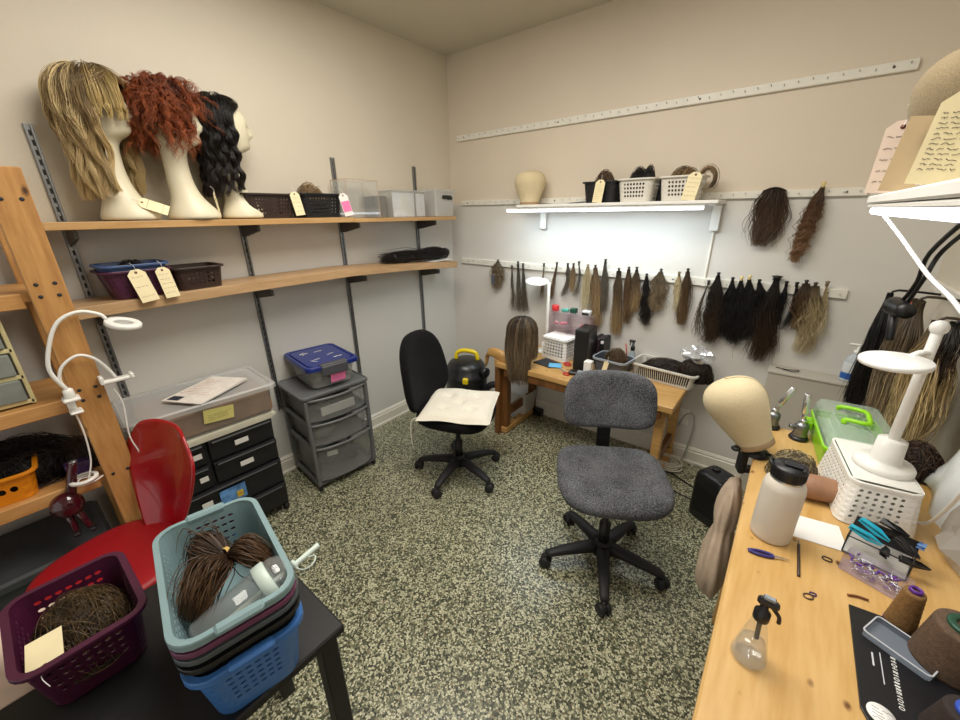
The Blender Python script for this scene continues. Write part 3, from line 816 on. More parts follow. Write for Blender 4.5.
# ------------------------------------------------------------------ black drawers with the long clear bin on top
t = thing('drawer_unit', 'wide black plastic drawer unit with white labels under the long clear bin', 'drawers', (.195, -2.14, 0), R(-2))
BK = mat('drawer_black', '#17181b', .55, var=.1)
W = .53
mb = MB(); mb.box((-.01, 0, .325), (.32, W-.02, .55), bev=.006)
mb.build('carcass', BK, t)
mb = MB(); mb.loft([[(x, y, z) for x, y in rrect(.355, W+.02, .02)] for z in (.602, .606, .634)], smooth=False); mb.box((.168, 0, .62), (.02, W+.03, .022), bev=.005); mb.build('top_tray', mat('tray_cream', '#cfccba', .5), t, bevel=.002)
for i, (z0, z1, two) in enumerate(((.055, .19, 0), (.20, .345, 0), (.355, .475, 1), (.485, .597, 1))):
    for (y0, y1) in (((-W/2+.008, -.06), (-.05, W/2-.008)) if two else ((-W/2+.008, W/2-.008),)):
        mb = MB(); yc, wy = (y0+y1)/2, y1-y0; h = z1-z0
        mb.loft([[(.145, y0, z), (.172+b, y0+.006, z), (.176+b, yc, z), (.172+b, y1-.006, z), (.145, y1, z)] for z, b in ((z0, -.008), (z0+h*.7, -.002), (z1-.02, .004), (z1, .006))], True, True, False)
        q = mb.build('drawer', BK, t, bevel=.003)
        mb = MB(); mb.box((.181, yc, z1-.008), (.022, wy*.9, .012), bev=.004); mb.build('handle', BK, q)
        lw = .05
        if two: MB().box((.181, yc-.01 if y0 > -.2 else yc+.06, z0+h*.52), (.003, .062 if y0 > -.2 else .035, .026), rot=(0, R(3), 0)).build('drawer_label', M['paper'], q)
        elif i == 1:
            MB().box((.181, .0, z0+h*.5), (.003, .118, .088), rot=(0, R(3), 0)).build('picture_card', mat('card_blue', '#5f93cf', .5, var=.5, vscale=30), q)
            MB().box((.1832, .028, z0+h*.42), (.003, .03, .035), rot=(0, R(3), 0)).build('picture_spot', mat('card_yellow', '#d9b23c', .5, var=.4, vscale=60), q)
            MB().box((.181, -.115, z0+h*.5), (.003, .045, .04), rot=(0, R(3), 0)).build('drawer_label', M['paper'], q)
for sx in (-1, 1):
    for sy in (-1, 1):
        mb = MB(); mb.cyl((sx*.14, sy*.24-.011, .024), (sx*.14, sy*.24+.011, .024), .024); mb.cyl((sx*.14, sy*.24, .03), (sx*.14, sy*.24, .056), .008); mb.build('caster', M['blackr'], t)

t = thing('storage_bin', 'long clear bin with a yellow note, lying across the black drawer unit', 'bin', (.205, -2.135, .636), R(-4))
mb = MB(); mb.loft([[(x, y, z) for x, y in rrect(.37*k, .58*k2, .03)] for k, k2, z in ((.86, .9, .002), (.88, .92, .006), (.95, .97, .145))], True, False, False); mb.build('body', clear('bin_clear', '#dcdcd8', .85), t)
mb = MB(); mb.loft([[(x, y, z) for x, y in rrect(.39*k, .61*k2, .035)] for k, k2, z in ((.99, .99, .138), (1, 1, .14), (1, 1, .158), (.96, .975, .164), (.90, .935, .162), (.88, .92, .152), (.82, .88, .152))], False, True, False); mb.build('lid', M['clearw'], t)
MB().box((.0, .01, .066), (.315, .53, .120), bev=.012).build('contents', mat('kraft_brown', '#8a6a50', .8, var=.2), t)
mb = MB(); mb.box((.174, .03, .085), (.002, .125, .07), rot=(R(-6), R(8), 0)); q = mb.build('note', mat('note_yellow', '#e8e08c', .7), t)
s_ = scribble('writing', M['ink'], q, 5, -.045, .045, (.02, .009, -.002, -.013), 0, .002, .0006, 8); s_.matrix_local = Matrix.Translation((.1765, .03, .085)) @ Euler((R(90), 0, R(90))).to_matrix().to_4x4()

t = thing('magazine', 'white paper booklet with a dark logo corner, lying on the long clear bin', 'paper', (.235, -2.10, .80), R(28))
MB().box((0, 0, .002), (.21, .29, .004)).build('pages', M['paper'], t)
mb = MB(); mb.loft([[(-.107, -.147, .0045), (.107, -.147, .0045), (.107, .147, .0045+.004), (-.107, .147, .0045)], [(-.107, -.147, .0055), (.107, -.147, .0055), (.107, .147, .0065+.004), (-.107, .147, .0055)]], smooth=False)
mb.build('cover', mat('cover_pale', '#e9e2da', .6, var=.1, vscale=25), t)
MB().box((-.06, -.115, .0066), (.06, .04, .001)).build('logo_block', mat('logo_navy', '#1e2536', .6), t)
sc_ = scribble('print', mat('print_red', '#c9907c', .7), t, 5, -.09, .09, [-.06+.018*i for i in range(10)], .0075, .003, .0007, 12)

# ------------------------------------------------------------------ black foreground table
t = thing('side_table', 'low black table in the near left corner holding the baskets', 'table', (1.484, -2.70, 0), 0)
BT = mat('table_black', '#0f0f11', .5, var=.12)
MB().box((0, 0, .688), (.494, .722, .024), bev=.004).build('tabletop', BT, t)
for sx in (-1, 1):
    for sy in (-1, 1): MB().box((sx*.211, sy*.325, .338), (.042, .042, .676), bev=.004).build('leg', BT, t)
for sy in (-1, 1): MB().box((0, sy*.325, .64), (.38, .02, .06), bev=.003).build('apron', BT, t)
MB().cyl((.19, .02, .66), (.205, .30, .16), .012).build('brace', BT, t)

# ------------------------------------------------------------------ pine shelving unit at the left edge
t = thing('shelving_unit', 'pine shelving unit with a knotty upright post at the left edge', 'shelf', (.25, -2.9, 0), 0)
def post(x, y, w=.038, d=.09, h=1.752):
    mb = MB(); mb.box((x-.25, y+2.9, h/2), (w, d, h), bev=.003); o = mb.build('post', M['post'], t)
    mb = MB()
    for z in (1.66, 1.40, 1.36, 1.02, .98, .66): 
        for s in (-1, 1): mb.cyl((x-.25+w/2, y+2.9+s*.022, z), (x-.25+w/2+.0015, y+2.9+s*.022, z), .006)
    mb.build('screws', M['slot'], o)
post(.433, -2.51); post(.06, -2.51); post(.433, -3.4); post(.06, -3.4)
for z in (1.358, .975, .645):
    MB().box((-.005, -.08, z), (.35, .98, .028), bev=.003).build('shelf', M['unit'], t)
    MB().box((.163, -.08, z-.01), (.018, .82, .05), bev=.003).build('shelf_edge', M['unit'], t)
# ------------------------------------------------------------------ mannequin heads
def mannequin(label, loc, rot, hh=1.0):
    t = thing('mannequin_head', label, 'mannequin head', loc, rot)
    S = [(0, .012, .098, .086), (.006, .012, .102, .09), (.022, .013, .101, .089), (.05, .010, .088, .08), (.075, .003, .070, .067), (.105, -.004, .057, .058), (.15, -.012, .049, .051), (.21, -.014, .045, .047), (.27, -.012, .045, .047), (.298, -.008, .050, .049)]
    S += [(.308, .004, .062, .050), (.318, .010, .072, .053), (.33, .012, .078, .057), (.345, .010, .083, .062), (.36, .008, .088, .066), (.372, .007, .091, .069), (.385, .005, .094, .072), (.398, .003, .097, .074), (.412, .001, .099, .076), (.427, 0, .100, .0775), (.445, -.002, .100, .078), (.465, -.004, .095, .075), (.485, -.006, .084, .067), (.505, -.008, .064, .052), (.52, -.009, .038, .031), (.528, -.010, .004, .004)]
    rings = []; n = 56
    g = lambda a, b, s: math.exp(-((a-b)/s)**2)
    for z, xc, rx, ry in S:
        ring = []
        for j in range(n):
            a = 2*PI*j/n; aa = (a+PI) % (2*PI)-PI
            x = xc+rx*math.cos(a); y = ry*math.sin(a)
            d = .026*g(aa, 0, .15)*g(z, .386, .013)+.014*g(aa, 0, .13)*g(z, .410, .020)+.009*g(aa, 0, .30)*(g(z, .367, .006)+.8*g(z, .354, .006))-.004*g(aa, 0, .3)*g(z, .3605, .003)
            d += .014*g(aa, 0, .30)*g(z, .333, .012)-.010*(g(aa, .42, .17)+g(aa, -.42, .17))*g(z, .413, .011)+.006*g(abs(aa), .42, .3)*g(z, .432, .008)
            x += d; ring.append((x, y, z*hh))
        rings.append(ring)
    MB().loft(rings).build('head', M['styro'], t, sub=1)
    for s in (-1, 1):
        mb = MB(); mb.ell((-.005, s*.077, .385*hh), (.016, .007, .028), 14, 8); mb.build('ear', M['styro'], t)
    return t

def wig(label, loc, rot, P, mt, rad, cap, capr, U=None):
    t = thing('wig', label, 'wig', loc, rot)
    strands('hair', P, mt, t, rad, U=U)
    mb = MB(); prof = [(math.sin(q), math.cos(q)) for q in [R(2+i*8.5) for i in range(11)]][::-1]
    mb.lathe([(a, b) for a, b in prof], (0, 0, 0), 28, Matrix.Diagonal(Vector(capr)))
    mb.build('cap', cap, t)
    return t

ZS = 1.590
# blonde
mannequin('cream long-necked mannequin head under the long blonde wig', (.148, -2.18, ZS), R(50))
P1, U1 = wig_pts(4200, .102, .082, .112, lambda p: .235+.10*min(1, abs(p)/1.6), face=R(64), m=24, lift=.006, flare=(1.08, 1.08, .95, .92, 1.0, .95), wave=.013, freq=1.9, clumps=46, thick=.022, jag=.35, seed=5)
P2, U2 = wig_pts(700, .104, .084, .113, lambda p: .055, face=R(24), m=16, lift=.012, flare=(1.06, 1.03), wave=.004, freq=1.5, clumps=26, thick=.018, jag=.55, seed=6, phi_rng=(-R(70), R(58)))
hm1 = hairmat('#463621', '#ab8f62', '#d3b986', .3, streak='#e0c896')
w1 = wig('long blonde wig with dark roots and a swept fringe', (.148, -2.18, ZS+.425), R(50), P1, hm1, .0009, mat('cap_blonde', '#5d4c32', .8, var=.2), (.104, .086, .113), U1)
strands('fringe', P2, hairmat('#6d5736', '#b49a62', '#c6ad75', .3), w1, .0009)
# red curls
mannequin('cream mannequin head under the curly red wig', (.172, -1.955, ZS), R(76), .97)
P, U = ringlets(520, 8, (.104, .092, .112), .100, .0085, 3.4, R(50), seed=9, droop=.55, out=.42, jitter=.0022)
wig('short bushy auburn wig of tight curls', (.172, -1.958, ZS+.430), R(76), P, hairmat('#2f130a', '#743517', '#9a5029', .45), .0008, mat('cap_red', '#2c100a', .8, var=.2), (.108, .098, .118), U)
# dark waves
mannequin('cream mannequin head in profile under the dark brown wig', (.14, -1.725, ZS), R(86), .985)
P, U = wig_pts(3400, .098, .080, .108, lambda p: .20+.11*min(1, abs(p)/2.0), face=R(74), m=34, lift=.005, flare=(1.06, 1.0, .92, .9, 1.0, 1.0), wave=.010, freq=3.6, curl=.0, clumps=30, thick=.02, jag=.25, seed=12)
k_ = (np.abs(P[:, -1, 1]) > .02) | (P[:, -1, 0] < 0); P, U = P[k_], U[k_]
wig('long dark brown wavy wig set back off a pale forehead', (.133, -1.742, ZS+.420), R(86), P, hairmat('#0c0807', '#17100e', '#221713', .4, .4), .0010, mat('cap_dark', '#100b0a', .7, var=.2), (.092, .084, .110), U)

# ------------------------------------------------------------------ card tags
def card_tag(label, pos, base, w, h, inplane=0, lean=0, turn=0, note=None, rows=7, col=None, seed=1, group=None, knob=True):
    """a strung card tag; local x across, y up, z out of the card; pos = centre of the card"""
    B = {'+x': Euler((R(90), 0, R(90))), '-y': Euler((R(90), 0, 0)), '+z': Euler((0, 0, 0)), '-x': Euler((R(90), 0, R(-90)))}[base].to_matrix()
    Mx = B @ Euler((0, turn, 0)).to_matrix() @ Euler((lean, 0, 0)).to_matrix() @ Euler((0, 0, inplane)).to_matrix()
    t = thing('card_tag', label, 'tag', pos, Mx.to_euler())
    c = w*.28; pts = [(-w/2, -h/2), (w/2, -h/2), (w/2, h/2-c), (w/2-c, h/2), (-w/2+c, h/2), (-w/2, h/2-c)]
    MB().loft([[(x, y, z) for x, y in pts] for z in (-.0005, .0005)], True, True, False).build('card', col or M['manila'], t)
    mb = MB(); mb.lathe([(.0016, .0004), (w*.085, .0004), (w*.085, .0014), (.0016, .0014)], (0, h/2-.012, 0), 14); mb.build('eyelet', mat('eyelet', '#6e3a2c', .6), t)
    if rows:
        top = h/2-.03; ys = [top-(h-.045)*i/max(1, rows-1)*.92 for i in range(rows)]
        scribble('writing', M['ink'], t, rows, -w*.38, w*.38, ys, .0011, .0014, .00045, seed)
    if note:
        mb = MB(); mb.box((0, -h*.08, .0016), (w*.92, w*.95, .0012)); q = mb.build('note', note, t)
    if knob:
        MB().tube([(0, h/2-.012, .001), (.004, h/2+.01, .004), (-.003, h/2+.03, -.006)], .0007, 5, 4).build('string', M['whitem'], t)
    return t

def hair_heap(name, label, cat, loc, rad, n, mt, seed=1, rot=0, curlr=.007, m=16, group=None, sr=.0012, core=True, turns=.9, strand_len=.14):
    """loose hair lying in a heap: arcs wandering over a mound"""
    rg = np.random.default_rng(seed)
    t = thing(name, label, cat, loc, rot, group)
    a0 = rg.uniform(0, 2*PI, n); el = np.arcsin(rg.uniform(0, 1, n)); th = rg.uniform(0, 2*PI, n)*.25+rg.choice([0.4, 1.9, 2.7], n)
    tt = np.linspace(-1, 1, m)[None]
    ux, uy, uz = np.cos(el)*np.cos(a0), np.cos(el)*np.sin(a0), np.sin(el)
    lx = strand_len/np.mean(rad[:2])*.5
    dx, dy = np.cos(th)[:, None]*tt*lx, np.sin(th)[:, None]*tt*lx
    bend = rg.normal(0, .35, (n, 1))*tt**2
    X = ux[:, None]+dx-np.sin(th)[:, None]*bend; Y = uy[:, None]+dy+np.cos(th)[:, None]*bend
    rr = np.sqrt(X**2+Y**2); k = np.where(rr > 1, 1/rr, 1); X, Y = X*k, Y*k
    Zb = np.sqrt(np.clip(1-X**2-Y**2, 0, 1))
    lay = np.where(rg.random((n, 1)) < .12, rg.uniform(1.0, 1.12, (n, 1)), rg.uniform(.75, 1.04, (n, 1)))
    ph = rg.uniform(0, 6.28, (n, 1))
    Zc = Zb*lay+curlr/rad[2]*np.sin(tt*PI*turns*2+ph)*.5
    P = np.stack([X*rad[0]*lay, Y*rad[1]*lay, np.clip(Zc, .02, None)*rad[2]], -1)
    strands('hair', P, mt, t, sr)
    if core:
        mb = MB(); mb.lathe([(1e-3, .0), (.9, 0.0), (.88, .3), (.7, .6), (.4, .84), (1e-3, .9)], (0, 0, 0), 20, Matrix.Diagonal(Vector((rad[0]*.9, rad[1]*.9, rad[2]*.92))))
        o = mb.build('inner_hair', mt, t)
    return t

HB = hairmat('#241811', '#3a281b', '#4d3725', .45)       # brown
HD = hairmat('#0d0b0b', '#191513', '#251e1a', .4, .35)   # near black
HA = hairmat('#4b4030', '#7d6c54', '#988467', .4)        # ash blonde
HL = hairmat('#8e7d5c', '#bfae88', '#d8cba8', .35)       # pale blonde
HC = hairmat('#473829', '#8c7353', '#ad9168', .4)        # caramel
HG = hairmat('#3a352f', '#5a5348', '#75695a', .4)        # grey brown

# ------------------------------------------------------------------ on the upper shelf
UX = .135; BRN = mat('basket_brown', '#33231f', .45, var=.1); BLK = mat('basket_black', '#16161a', .4, var=.1)
basket('basket', 'brown plastic basket on the upper shelf beside the dark wig', 'basket', (UX, -1.607, 1.590), .245, .18, .118, BRN, rot=R(90), taper=.12, cell=.016, group='small storage baskets')
basket('basket', 'black plastic basket with the pink-noted tag on the upper shelf', 'basket', (UX, -1.318, 1.590), .25, .18, .125, BLK, rot=R(90), taper=.12, cell=.017, group='small storage baskets')
hair_heap('hairpiece', 'rolled brown hairpiece rising out of the black basket on the upper shelf', 'hairpiece', (UX-.005, -1.335, 1.60), (.07, .095, .165), 420, HC, 3, turns=.3)
card_tag('manila tag with dark writing hanging on the brown basket, upper shelf', (.246, -1.485, 1.660), '+x', .052, .118, inplane=R(6), lean=R(-8), rows=4, seed=3)
card_tag('white tag with a bright pink note on the black basket, upper shelf', (.246, -1.19, 1.657), '+x', .06, .125, inplane=R(10), lean=R(-8), rows=0, seed=4, note=M['pink'], col=M['paper'])
card_tag('manila tag hanging from the neck of the blonde-wigged head', (.235, -2.105, 1.645), '+x', .05, .10, inplane=R(62), lean=R(-35), rows=2, seed=5)
card_tag('manila tag leaning edge-on behind the red-wigged head', (.20, -1.852, 1.652), '+x', .05, .12, inplane=R(28), turn=R(62), rows=2, seed=6)

t = thing('display_box', 'tall bare clear acrylic box on the upper shelf, right of the pink note', 'box', (.125, -1.03, 1.582))
mb = MB(); W, D, Hh = .23, .16, .215
mb.loft([[(x, y, z) for x, y in ((-D/2, -W/2), (D/2, -W/2), (D/2, W/2), (-D/2, W/2))] for z in (.002, Hh)], True, False, False); mb.build('shell', M['glass'], t, solid=.002)
mb = MB()
for x, y in ((-D/2, -W/2), (D/2, -W/2), (D/2, W/2), (-D/2, W/2)): mb.box((x, y, Hh/2+.002), (.003, .003, Hh))
for s in (-1, 1): mb.box((s*D/2, 0, Hh+.002), (.003, W, .003)); mb.box((0, s*W/2, Hh+.002), (D, .003, .003))
mb.build('edges', clear('acrylic_edge', '#d3b9a6', .35), t)
t = thing('tray_box', 'small smoky plastic box beside the picture-labelled clear box', 'box', (.10, -.868, 1.582))
mb = MB(); mb.loft([[(x, y, z) for x, y in rrect(.14, .085, .01)] for z in (.001, .125)], True, False, False); mb.build('body', clear('smoky', '#8f8c86', .35, .3), t, solid=.002)
MB().box((0, 0, .128), (.146, .09, .005), bev=.002).build('lid', mat('smoky_lid', '#77746e', .4), t)
t = thing('clear_box', 'clear box with white picture cards inside, second from the corner', 'box', (.135, -.655, 1.580))
mb = MB(); mb.loft([[(x, y, z) for x, y in rrect(.15, .30, .012)] for z in (.001, .165)], True, False, False); mb.build('body', M['clear'], t, solid=.002)
MB().box((0, 0, .168), (.158, .308, .008), bev=.003).build('lid', M['clearw'], t)
MB().box((.066, -.05, .08), (.003, .19, .15)).build('picture_card', mat('pale_picture', '#e6e9f0', .6, var=.14, vscale=22), t)
MB().box((.066, .105, .08), (.003, .08, .145)).build('picture_card', mat('pale_picture_two', '#e4e6ec', .6, var=.12, vscale=30), t)
mb = MB(); mb.loft([[(.069, -.12, .03), (.069, .02, .03), (.069, -.035, .15)], [(.0705, -.12, .03), (.0705, .02, .03), (.0705, -.035, .15)]], smooth=False); mb.build('card_shape', M['paper'], t)
t = thing('latch_box', 'clear box with a black handle on the shelf end in the corner', 'box', (.135, -.305, 1.580))
mb = MB(); mb.loft([[(x, y, z) for x, y in rrect(.17*k, .21*k, .015)] for k, z in ((.88, .001), (.9, .004), (1, .175))], True, False, False); mb.build('body', M['clearw'], t, solid=.002)
mb = MB(); mb.loft([[(x, y, z) for x, y in rrect(.185*k, .225*k, .018)] for k, z in ((1, .172), (1, .185), (.95, .19))], smooth=False); mb.build('lid', M['clearw'], t)
mb = MB(); mb.box((.094, .005, .135), (.012, .10, .026), bev=.006); mb.box((.095, .035, .128), (.012, .055, .022), bev=.005); mb.build('handle', M['black'], t)

# ------------------------------------------------------------------ on the lower shelf
PUR = mat('basket_purple', '#4a1f3d', .4, var=.12); BLU = mat('basket_blue', '#3c5685', .4, var=.08)
basket('basket', 'purple plastic basket on the lower shelf, holding a blue one', 'basket', (.14, -2.222, 1.282), .225, .19, .115, PUR, rot=R(90), taper=.22, cell=.017, group='small storage baskets', hole=.3)
basket('basket', 'blue plastic basket nested inside the purple basket on the lower shelf', 'basket', (.14, -2.222, 1.305), .218, .183, .115, BLU, rot=R(90), taper=.22, cell=.017, group='small storage baskets')
hair_heap('hairpiece', 'dark hair lying in the nested blue basket on the lower shelf', 'hairpiece', (.14, -2.222, 1.33), (.065, .08, .095), 260, HD, 7)
basket('basket', 'dark brown basket with large holes right of the purple basket', 'basket', (.14, -2.0, 1.287), .20, .18, .10, BRN, rot=R(90), taper=.12, cell=.02, group='small storage baskets')
card_tag('manila tag with a few marks on the front of the purple basket', (.262, -2.225, 1.335), '+x', .062, .135, inplane=R(8), lean=R(-14), rows=3, seed=8)
card_tag('manila tag at the right end of the purple basket, against the brown one', (.262, -2.14, 1.337), '+x', .052, .13, inplane=R(4), lean=R(-12), rows=5, seed=9)
t = thing('hairpiece', 'long black-brown hairpiece lying at the right end of the lower shelf', 'hairpiece', (.14, 0, 1.262))
P = lock((.0, -.235, .045), (.0, -.90, .05), [.045, .075, .07, .045, .055, .06, .05, .03], 420, 20, .75, wave=.006, freq=2, clumps=14, jag=.18, seed=4); P[..., 2] = np.clip(P[..., 2]-.0, -.005, .11)
strands('hair', P, HD, t, .0016)
mb = MB(); mb.tube([(0, -.25, .04), (0, -.34, .045), (0, -.5, .04), (0, -.65, .045), (0, -.8, .045)], lambda q: .042-.012*math.sin(q*PI)**2, 12, 5); mb.build('inner_hair', HD, t)
tag(MB().box((.135, -.36, 1.258), (.17, .22, .003)).build('paper_sheet', M['paper']), 'white paper sheet under the black-brown hairpiece, lower shelf end', 'paper')

# ------------------------------------------------------------------ in the pine unit
t = thing('drawer_organizer', 'clear-fronted small drawer cabinet with cream frame in the pine unit', 'drawers', (.235, -2.79, .989), 0)
CR = mat('cream_frame', '#ddd2a0', .5)
MB().box((-.015, 0, .155), (.30, .29, .30), bev=.004).build('case', mat('cabinet_grey', '#7c7d78', .5), t)
for z in (.015, .105, .2, .297): MB().box((.14, 0, z), (.012, .30, .014), bev=.002).build('frame_bar', CR, t)
MB().box((.14, .147, .155), (.012, .012, .30), bev=.002).build('frame_post', CR, t)
for z in (.06, .152, .248):
    q = MB().box((.145, 0, z), (.022, .272, .076), bev=.004).build('drawer', mat('drawer_smoke', '#8d948f', .15, var=.15, coat=.4), t)
    MB().box((.162, 0, z-.01), (.012, .05, .014), bev=.003).build('pull', CR, q)
hair_heap('hairpiece', 'dark brown hair heap lying on the lowest pine unit shelf', 'hairpiece', (.2, -2.76, .660), (.15, .2, .155), 700, HD, 15, sr=.0014)
hair_heap('hairpiece', 'reddish brown hairpiece beside the dark heap, against the pine post', 'hairpiece', (.27, -2.585, .660), (.07, .075, .11), 300, HB, 16)
OR = mat('basket_orange', '#e08a16', .35, var=.05)
basket('basket', 'orange plastic basket on the lowest pine unit shelf', 'basket', (.31, -2.83, .660), .24, .17, .105, OR, rot=R(86), taper=.12, cell=.03, hole=.7, rows=(.05, .9))
t = thing('hair_tool', 'glossy maroon hand tool with a stick handle by the orange basket', 'hair tool', (.44, -2.672, .60), R(-12))
MR = mat('maroon_gloss', '#3a0c19', .12, var=.05, coat=.6)
MB().ell((0, -.005, 0), (.042, .048, .05), 20, 12).build('body', MR, t)
mb = MB(); mb.cyl((-.005, .012, .03), (-.012, .05, .155), .017, .013); q = mb.build('handle', MR, t)
MB().ell((-.012, .051, .158), (.013, .013, .007), 12, 6).build('handle_cap', M['steel'], q)
for s in (-1, 1):
    q = MB().cyl((0, s*.012, -.035), (.01, s*.02+.01, -.115), .012, .010).build('prong', MR, t); MB().box((.014, s*.022+.013, -.122), (.035, .022, .018), bev=.006).build('prong_tip', M['black'], q)
tag(MB().box((.36, -2.61, .69), (.05, .07, .06), bev=.002).build('package', mat('package_purple', '#3a2350', .4, var=.5, vscale=40)), 'small purple package box behind the maroon tool', 'box')
t = thing('storage_tote', 'dark grey lidded tote on the floor under the pine unit', 'bin', (.25, -2.86, 0), 0)
TG = mat('tote_grey', '#3b3f42', .5)
mb = MB(); mb.loft([[(x, y, z) for x, y in rrect(.34*k, .50*k, .03)] for k, z in ((.86, 0), (.88, .01), (.98, .36))], smooth=False); mb.build('body', TG, t)
mb = MB(); mb.loft([[(x, y, z) for x, y in rrect(.37*k, .53*k, .03)] for k, z in ((1, .36), (1, .385), (.95, .395), (.88, .39))], smooth=False); mb.build('lid', TG, t)

# gooseneck lamp clipped to the pine shelf
t = thing('clip_lamp', 'white gooseneck clip lamp with a ring head, on the pine shelf', 'lamp', (.465, -2.56, .99), 0)
o = lambda y, z, x=.015: (x, y+2.56, z-.99)
mb = MB(); mb.box((.01, 0, .015), (.06, .045, .012), bev=.004); mb.box((.01, 0, -.035), (.05, .035, .01), bev=.004); mb.box((-.02, 0, -.01), (.012, .03, .05), bev=.003); mb.lathe([(.012, .02), (.016, .024), (.014, .05), (.008, .055)], (.012, 0, 0), 14); mb.build('clamp', M['white'], t)
MB().tube([o(-2.56, 1.04), o(-2.582, 1.12), o(-2.557, 1.21), o(-2.518, 1.277), o(-2.463, 1.30), o(-2.415, 1.283), o(-2.40, 1.262)], .0062, 10, 5).build('gooseneck', M['white'], t)
mb = MB(); RM = Euler((R(-14), R(12), 0)).to_matrix()
ringp = []
for (r_, z_) in ((.027, .006), (.030, .009), (.049, .009), (.053, .005), (.053, -.006), (.049, -.009), (.032, -.009), (.027, -.005)):
    ringp.append([tuple(RM @ Vector((r_*math.cos(a), r_*math.sin(a), z_)) + Vector((.03, 2.56-2.36, 1.238-.99))) for a in [2*PI*j/36 for j in range(36)]])
mb.loft(ringp+[ringp[0]], False, False); mb.build('ring_head', M['white'], t)
mb = MB(); mb.lathe([(.001, -.002), (.029, -.002), (.029, .002), (.001, .002)], (.03, .2, .248), 30, RM); mb.build('lens', M['clearw'], t)
MB().tube([o(-2.56, 1.04), o(-2.568, 1.08), o(-2.55, 1.125), o(-2.505, 1.152), o(-2.465, 1.128), o(-2.438, 1.072), o(-2.43, 1.045)], .005, 10, 5).build('second_arm', M['white'], t)
mb = MB(); mb.box(o(-2.425, 1.035), (.03, .085, .014), bev=.004); mb.box(o(-2.47, 1.045), (.04, .012, .03), bev=.003); mb.box(o(-2.385, 1.04), (.04, .012, .02), bev=.003); mb.build('phone_holder', M['white'], t)
MB().tube([o(-2.564, .96, .0), o(-2.563, .86, .0), o(-2.575, .75, .0), o(-2.60, .68, .0), o(-2.59, .672, -.03), o(-2.62, .67, -.05), o(-2.63, .67, .0), o(-2.59, .67, .01), o(-2.56, .67, -.01)], .0028, 6, 6).build('cord', M['white'], t)
mb = MB(); mb.lathe([(.03, -.004), (.042, -.004), (.042, .006), (.03, .006)], (-.02, -.05, -.31), 24, cap0=False, cap1=False); mb.build('coil', M['white'], t)
t = tag(MB().tube([(.47, -2.445, 1.0), (.47, -2.435, .93), (.475, -2.45, .80), (.48, -2.44, .70), (.47, -2.468, .60), (.465, -2.45, .48)], .0028, 6, 6).build('white_cord', M['white']), 'thin white cord dangling right of the pine post behind the red chair', 'cord')

# ------------------------------------------------------------------ on the black table
TOP = .700
tag(MB().box((1.22, -2.80, TOP+.0015), (.25, .16, .003)).build('paper_sheet', mat('pink_paper', '#d8c2b2', .7, var=.1, vscale=20)), 'pinkish paper sheet sticking out under the maroon basket', 'paper')
MAR = mat('basket_maroon', '#451331', .4, var=.08)
basket('basket', 'maroon plastic basket with loose brown hair on the black table', 'basket', (1.345, -2.712, TOP+.003), .235, .178, .135, MAR, rot=R(0), taper=.18, cr=.028, cell=.017, hole=.6, oval=1.4, rows=(.3, .85))
hair_heap('hairpiece', 'loose dull brown hair heaped in the maroon basket', 'hairpiece', (1.345, -2.712, TOP+.045), (.104, .078, .086), 1700, hairmat('#2c2013', '#4c3a22', '#67502f', .5), 21, sr=.0007, strand_len=.21, turns=.7, curlr=.02)
card_tag('pale manila tag lying on the hair in the maroon basket', (1.425, -2.765, TOP+.132), '+z', .052, .078, inplane=R(-97), turn=R(12), lean=R(8), rows=0, seed=10)
SX, SY, RT = 1.598, -2.497, R(-10)
cols = [('basket_sky', '#3f74bb', 'blue basket at the bottom of the nested stack on the black table'), ('basket_jet', '#121214', 'black basket in the nested stack, just above the blue one'),
        ('basket_slate', '#4b5459', 'dark grey basket in the nested stack, between the black and purple ones'), ('basket_plum', '#6b3858', 'purple basket in the nested stack, right under the pale blue-green top one'),
        ('basket_mint', '#7f999e', 'pale blue-green basket on top of the nested stack, holding a ponytail and tumbler')]
for i, (nm, c, lb) in enumerate(cols):
    z = TOP+[0, .034, .056, .074, .095][i]
    basket('basket', lb, 'basket', (SX-.008, SY, z), .328, .184, .158, mat(nm, c, .38, var=.05), rot=RT, taper=.17, cr=.035, cell=.0165, hole=.6, oval=1.55, rows=(.2, .85), group='nested stack of baskets', rim=.014 if i in (0, 4) else .01, fl=.010, handles=(i in (0, 4)))
# ponytail in the top basket
t = thing('ponytail', 'brown ponytail tied with a yellow elastic in the top basket', 'hairpiece', (SX, SY, TOP+.125), RT)
mt = hairmat('#33231a', '#4f3824', '#66492f', .4)
Pa = lock((-.03, .01, .105), (.035, -.075, .045), [.014, .05, .062, .06, .055, .04], 520, 20, .8, wave=.010, freq=1.2, clumps=14, jag=.2, bend=(0, 0, .035), seed=8)
Pb = lock((-.03, .01, .105), (.03, .085, .075), [.014, .035, .045, .045, .035], 320, 14, .8, wave=.004, freq=1, clumps=8, jag=.3, bend=(0, 0, .03), seed=9)
Pc = lock((-.03, .01, .105), (-.10, -.05, .04), [.014, .045, .055, .05, .04], 360, 20, .8, wave=.008, freq=1, clumps=8, jag=.3, bend=(0, 0, .03), seed=10)
strands('hair', np.concatenate([Pa, Pc]), mt, t, .0009); strands('hair_end', Pb, mt, t, .0009)
mb = MB()
for k in range(2): mb.lathe([(.013, -.002), (.0155, 0), (.013, .002)], (-.029, .010+k*.004, .108), 18, Euler((R(80), R(10), R(15))).to_matrix(), False, False)
mb.build('elastic', mat('elastic_yellow', '#d6b56a', .6), t)
